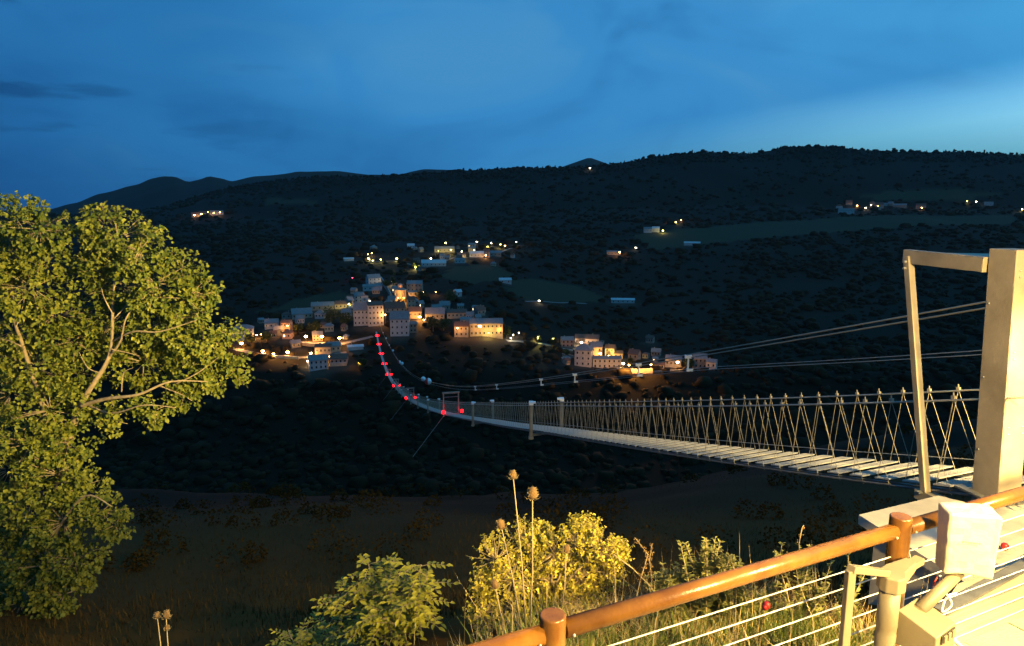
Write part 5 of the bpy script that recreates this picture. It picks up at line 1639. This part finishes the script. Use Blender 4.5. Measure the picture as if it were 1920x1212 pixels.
# grasses on the bank
def blades(name, label, n, region, hmin, hmax, m, seed, lean=0.5, wd=0.004):
    rg = np.random.default_rng(seed)
    X, Y = region(rg, n)
    Z = terrain_z(X, Y)
    n = len(X)
    az = rg.uniform(0, 2 * math.pi, n)
    hh = rg.uniform(hmin, hmax, n)
    ln_ = rg.uniform(0.1, 1.0, n) * lean
    dx_, dy_ = np.cos(az), np.sin(az)
    sx, sy = -dy_, dx_
    v = np.empty((n, 5, 3))
    w_ = wd * rg.uniform(0.6, 1.5, n)
    for i, (f_, wf) in enumerate(((0, 1.0), (0.55, 0.8))):
        ox = dx_ * hh * ln_ * f_ ** 2; oy = dy_ * hh * ln_ * f_ ** 2; oz = hh * f_ * (1 - 0.25 * ln_ * f_)
        for j, sg in enumerate((-1, 1)):
            v[:, i * 2 + j, 0] = X + ox + sg * sx * w_ * wf
            v[:, i * 2 + j, 1] = Y + oy + sg * sy * w_ * wf
            v[:, i * 2 + j, 2] = Z + oz - 0.02
    v[:, 4, 0] = X + dx_ * hh * ln_; v[:, 4, 1] = Y + dy_ * hh * ln_; v[:, 4, 2] = Z + hh * (1 - 0.35 * ln_)
    b_ = (np.arange(n) * 5)[:, None]
    f = np.concatenate([b_ + np.array([[0, 1, 3]]), b_ + np.array([[0, 3, 2]]), b_ + np.array([[2, 3, 4]])], 0)
    o = put(name, np_mesh(name, v.reshape(-1, 3), f, np.repeat(np.clip(rg.normal(0.5, 0.3, n), 0, 1), 5)), m)
    tag(o, label, 'grass', kind='stuff')
def bank(rg, n):
    t_ = rg.uniform(-6.5, 1.3, n); o_ = rg.uniform(0.16, 2.3, n) ** 1.0
    q = np.array([RA.x, RA.y])[None] + t_[:, None] * np.array([RDIR.x, RDIR.y]) + o_[:, None] * np.array([RNRM.x, RNRM.y])
    ok = ~((q[:, 0] * BN.x + q[:, 1] * BN.y > 4.7) & (q[:, 0] * BD.x + q[:, 1] * BD.y > 2.8))
    return q[ok, 0], q[ok, 1]
def patch(rg, n):
    c = np.array([[2.25, 4.6], [2.0, 4.9], [1.3, 4.4], [2.5, 4.3], [0.6, 4.4], [0.1, 4.6]])
    k_ = rg.integers(0, len(c), n)
    q = c[k_] + rg.normal(size=(n, 2)) * 0.22
    return q[:, 0], q[:, 1]
blades('dry_grass', 'tangled straw coloured grass on the bank below the railing', 15000, bank, 0.08, 0.32, M['straw'], 41, 1.3, 0.0035)
blades('green_grass', 'tufts of fresh green grass on the bank below the railing', 2600, patch, 0.15, 0.42, M['green_grass'], 42, 0.8, 0.004)
blades('tall_grass', 'tall thin dry stalks rising behind the railing wires', 500, bank, 0.45, 0.85, M['straw'], 43, 0.5, 0.003)
def slope_region(rg, n):
    y_ = np.exp(rg.uniform(math.log(6.5), math.log(48), n))
    x_ = rg.uniform(-0.85, 0.9, n) * y_
    d_ = fbm(x_ / 4.0, y_ / 4.0, 3, 51)
    ok = d_ > rg.uniform(-0.7, 0.3, n)
    return x_[ok], y_[ok]
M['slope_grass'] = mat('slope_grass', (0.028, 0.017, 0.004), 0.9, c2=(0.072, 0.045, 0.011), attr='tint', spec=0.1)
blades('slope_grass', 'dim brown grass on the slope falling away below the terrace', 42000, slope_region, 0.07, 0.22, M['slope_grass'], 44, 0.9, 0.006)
tag(MB().ball(near(1437, 1135, 4.3), 0.028, 10).ball(near(1434, 1139, 4.29), 0.022, 8).build('poppy', M['red'], None, True), 'small red flower head among the dry grass under the railing wires', 'flower')


# ------------------------------------------------------------------ evening haze
zlo, zhi = float(V[:, 2].min()) - 1.0, float(V[:, 2].max()) + 30.0
hz = MB().box((0, 5000, (zlo + zhi) / 2), (42000, 22000, zhi - zlo)).mesh('haze')
hm = bpy.data.materials.new('haze')
hm.use_nodes = True
hm.node_tree.nodes.clear()
pv = hm.node_tree.nodes.new('ShaderNodeVolumePrincipled')
pv.inputs['Color'].default_value = (0.85, 0.92, 1.0, 1)
pv.inputs['Density'].default_value = 0.000013
pv.inputs['Anisotropy'].default_value = 0.0
ho = hm.node_tree.nodes.new('ShaderNodeOutputMaterial')
hm.node_tree.links.new(pv.outputs[0], ho.inputs['Volume'])
tag(put('haze', hz, hm), 'thin bluish evening haze over the valley', 'haze', kind='stuff')
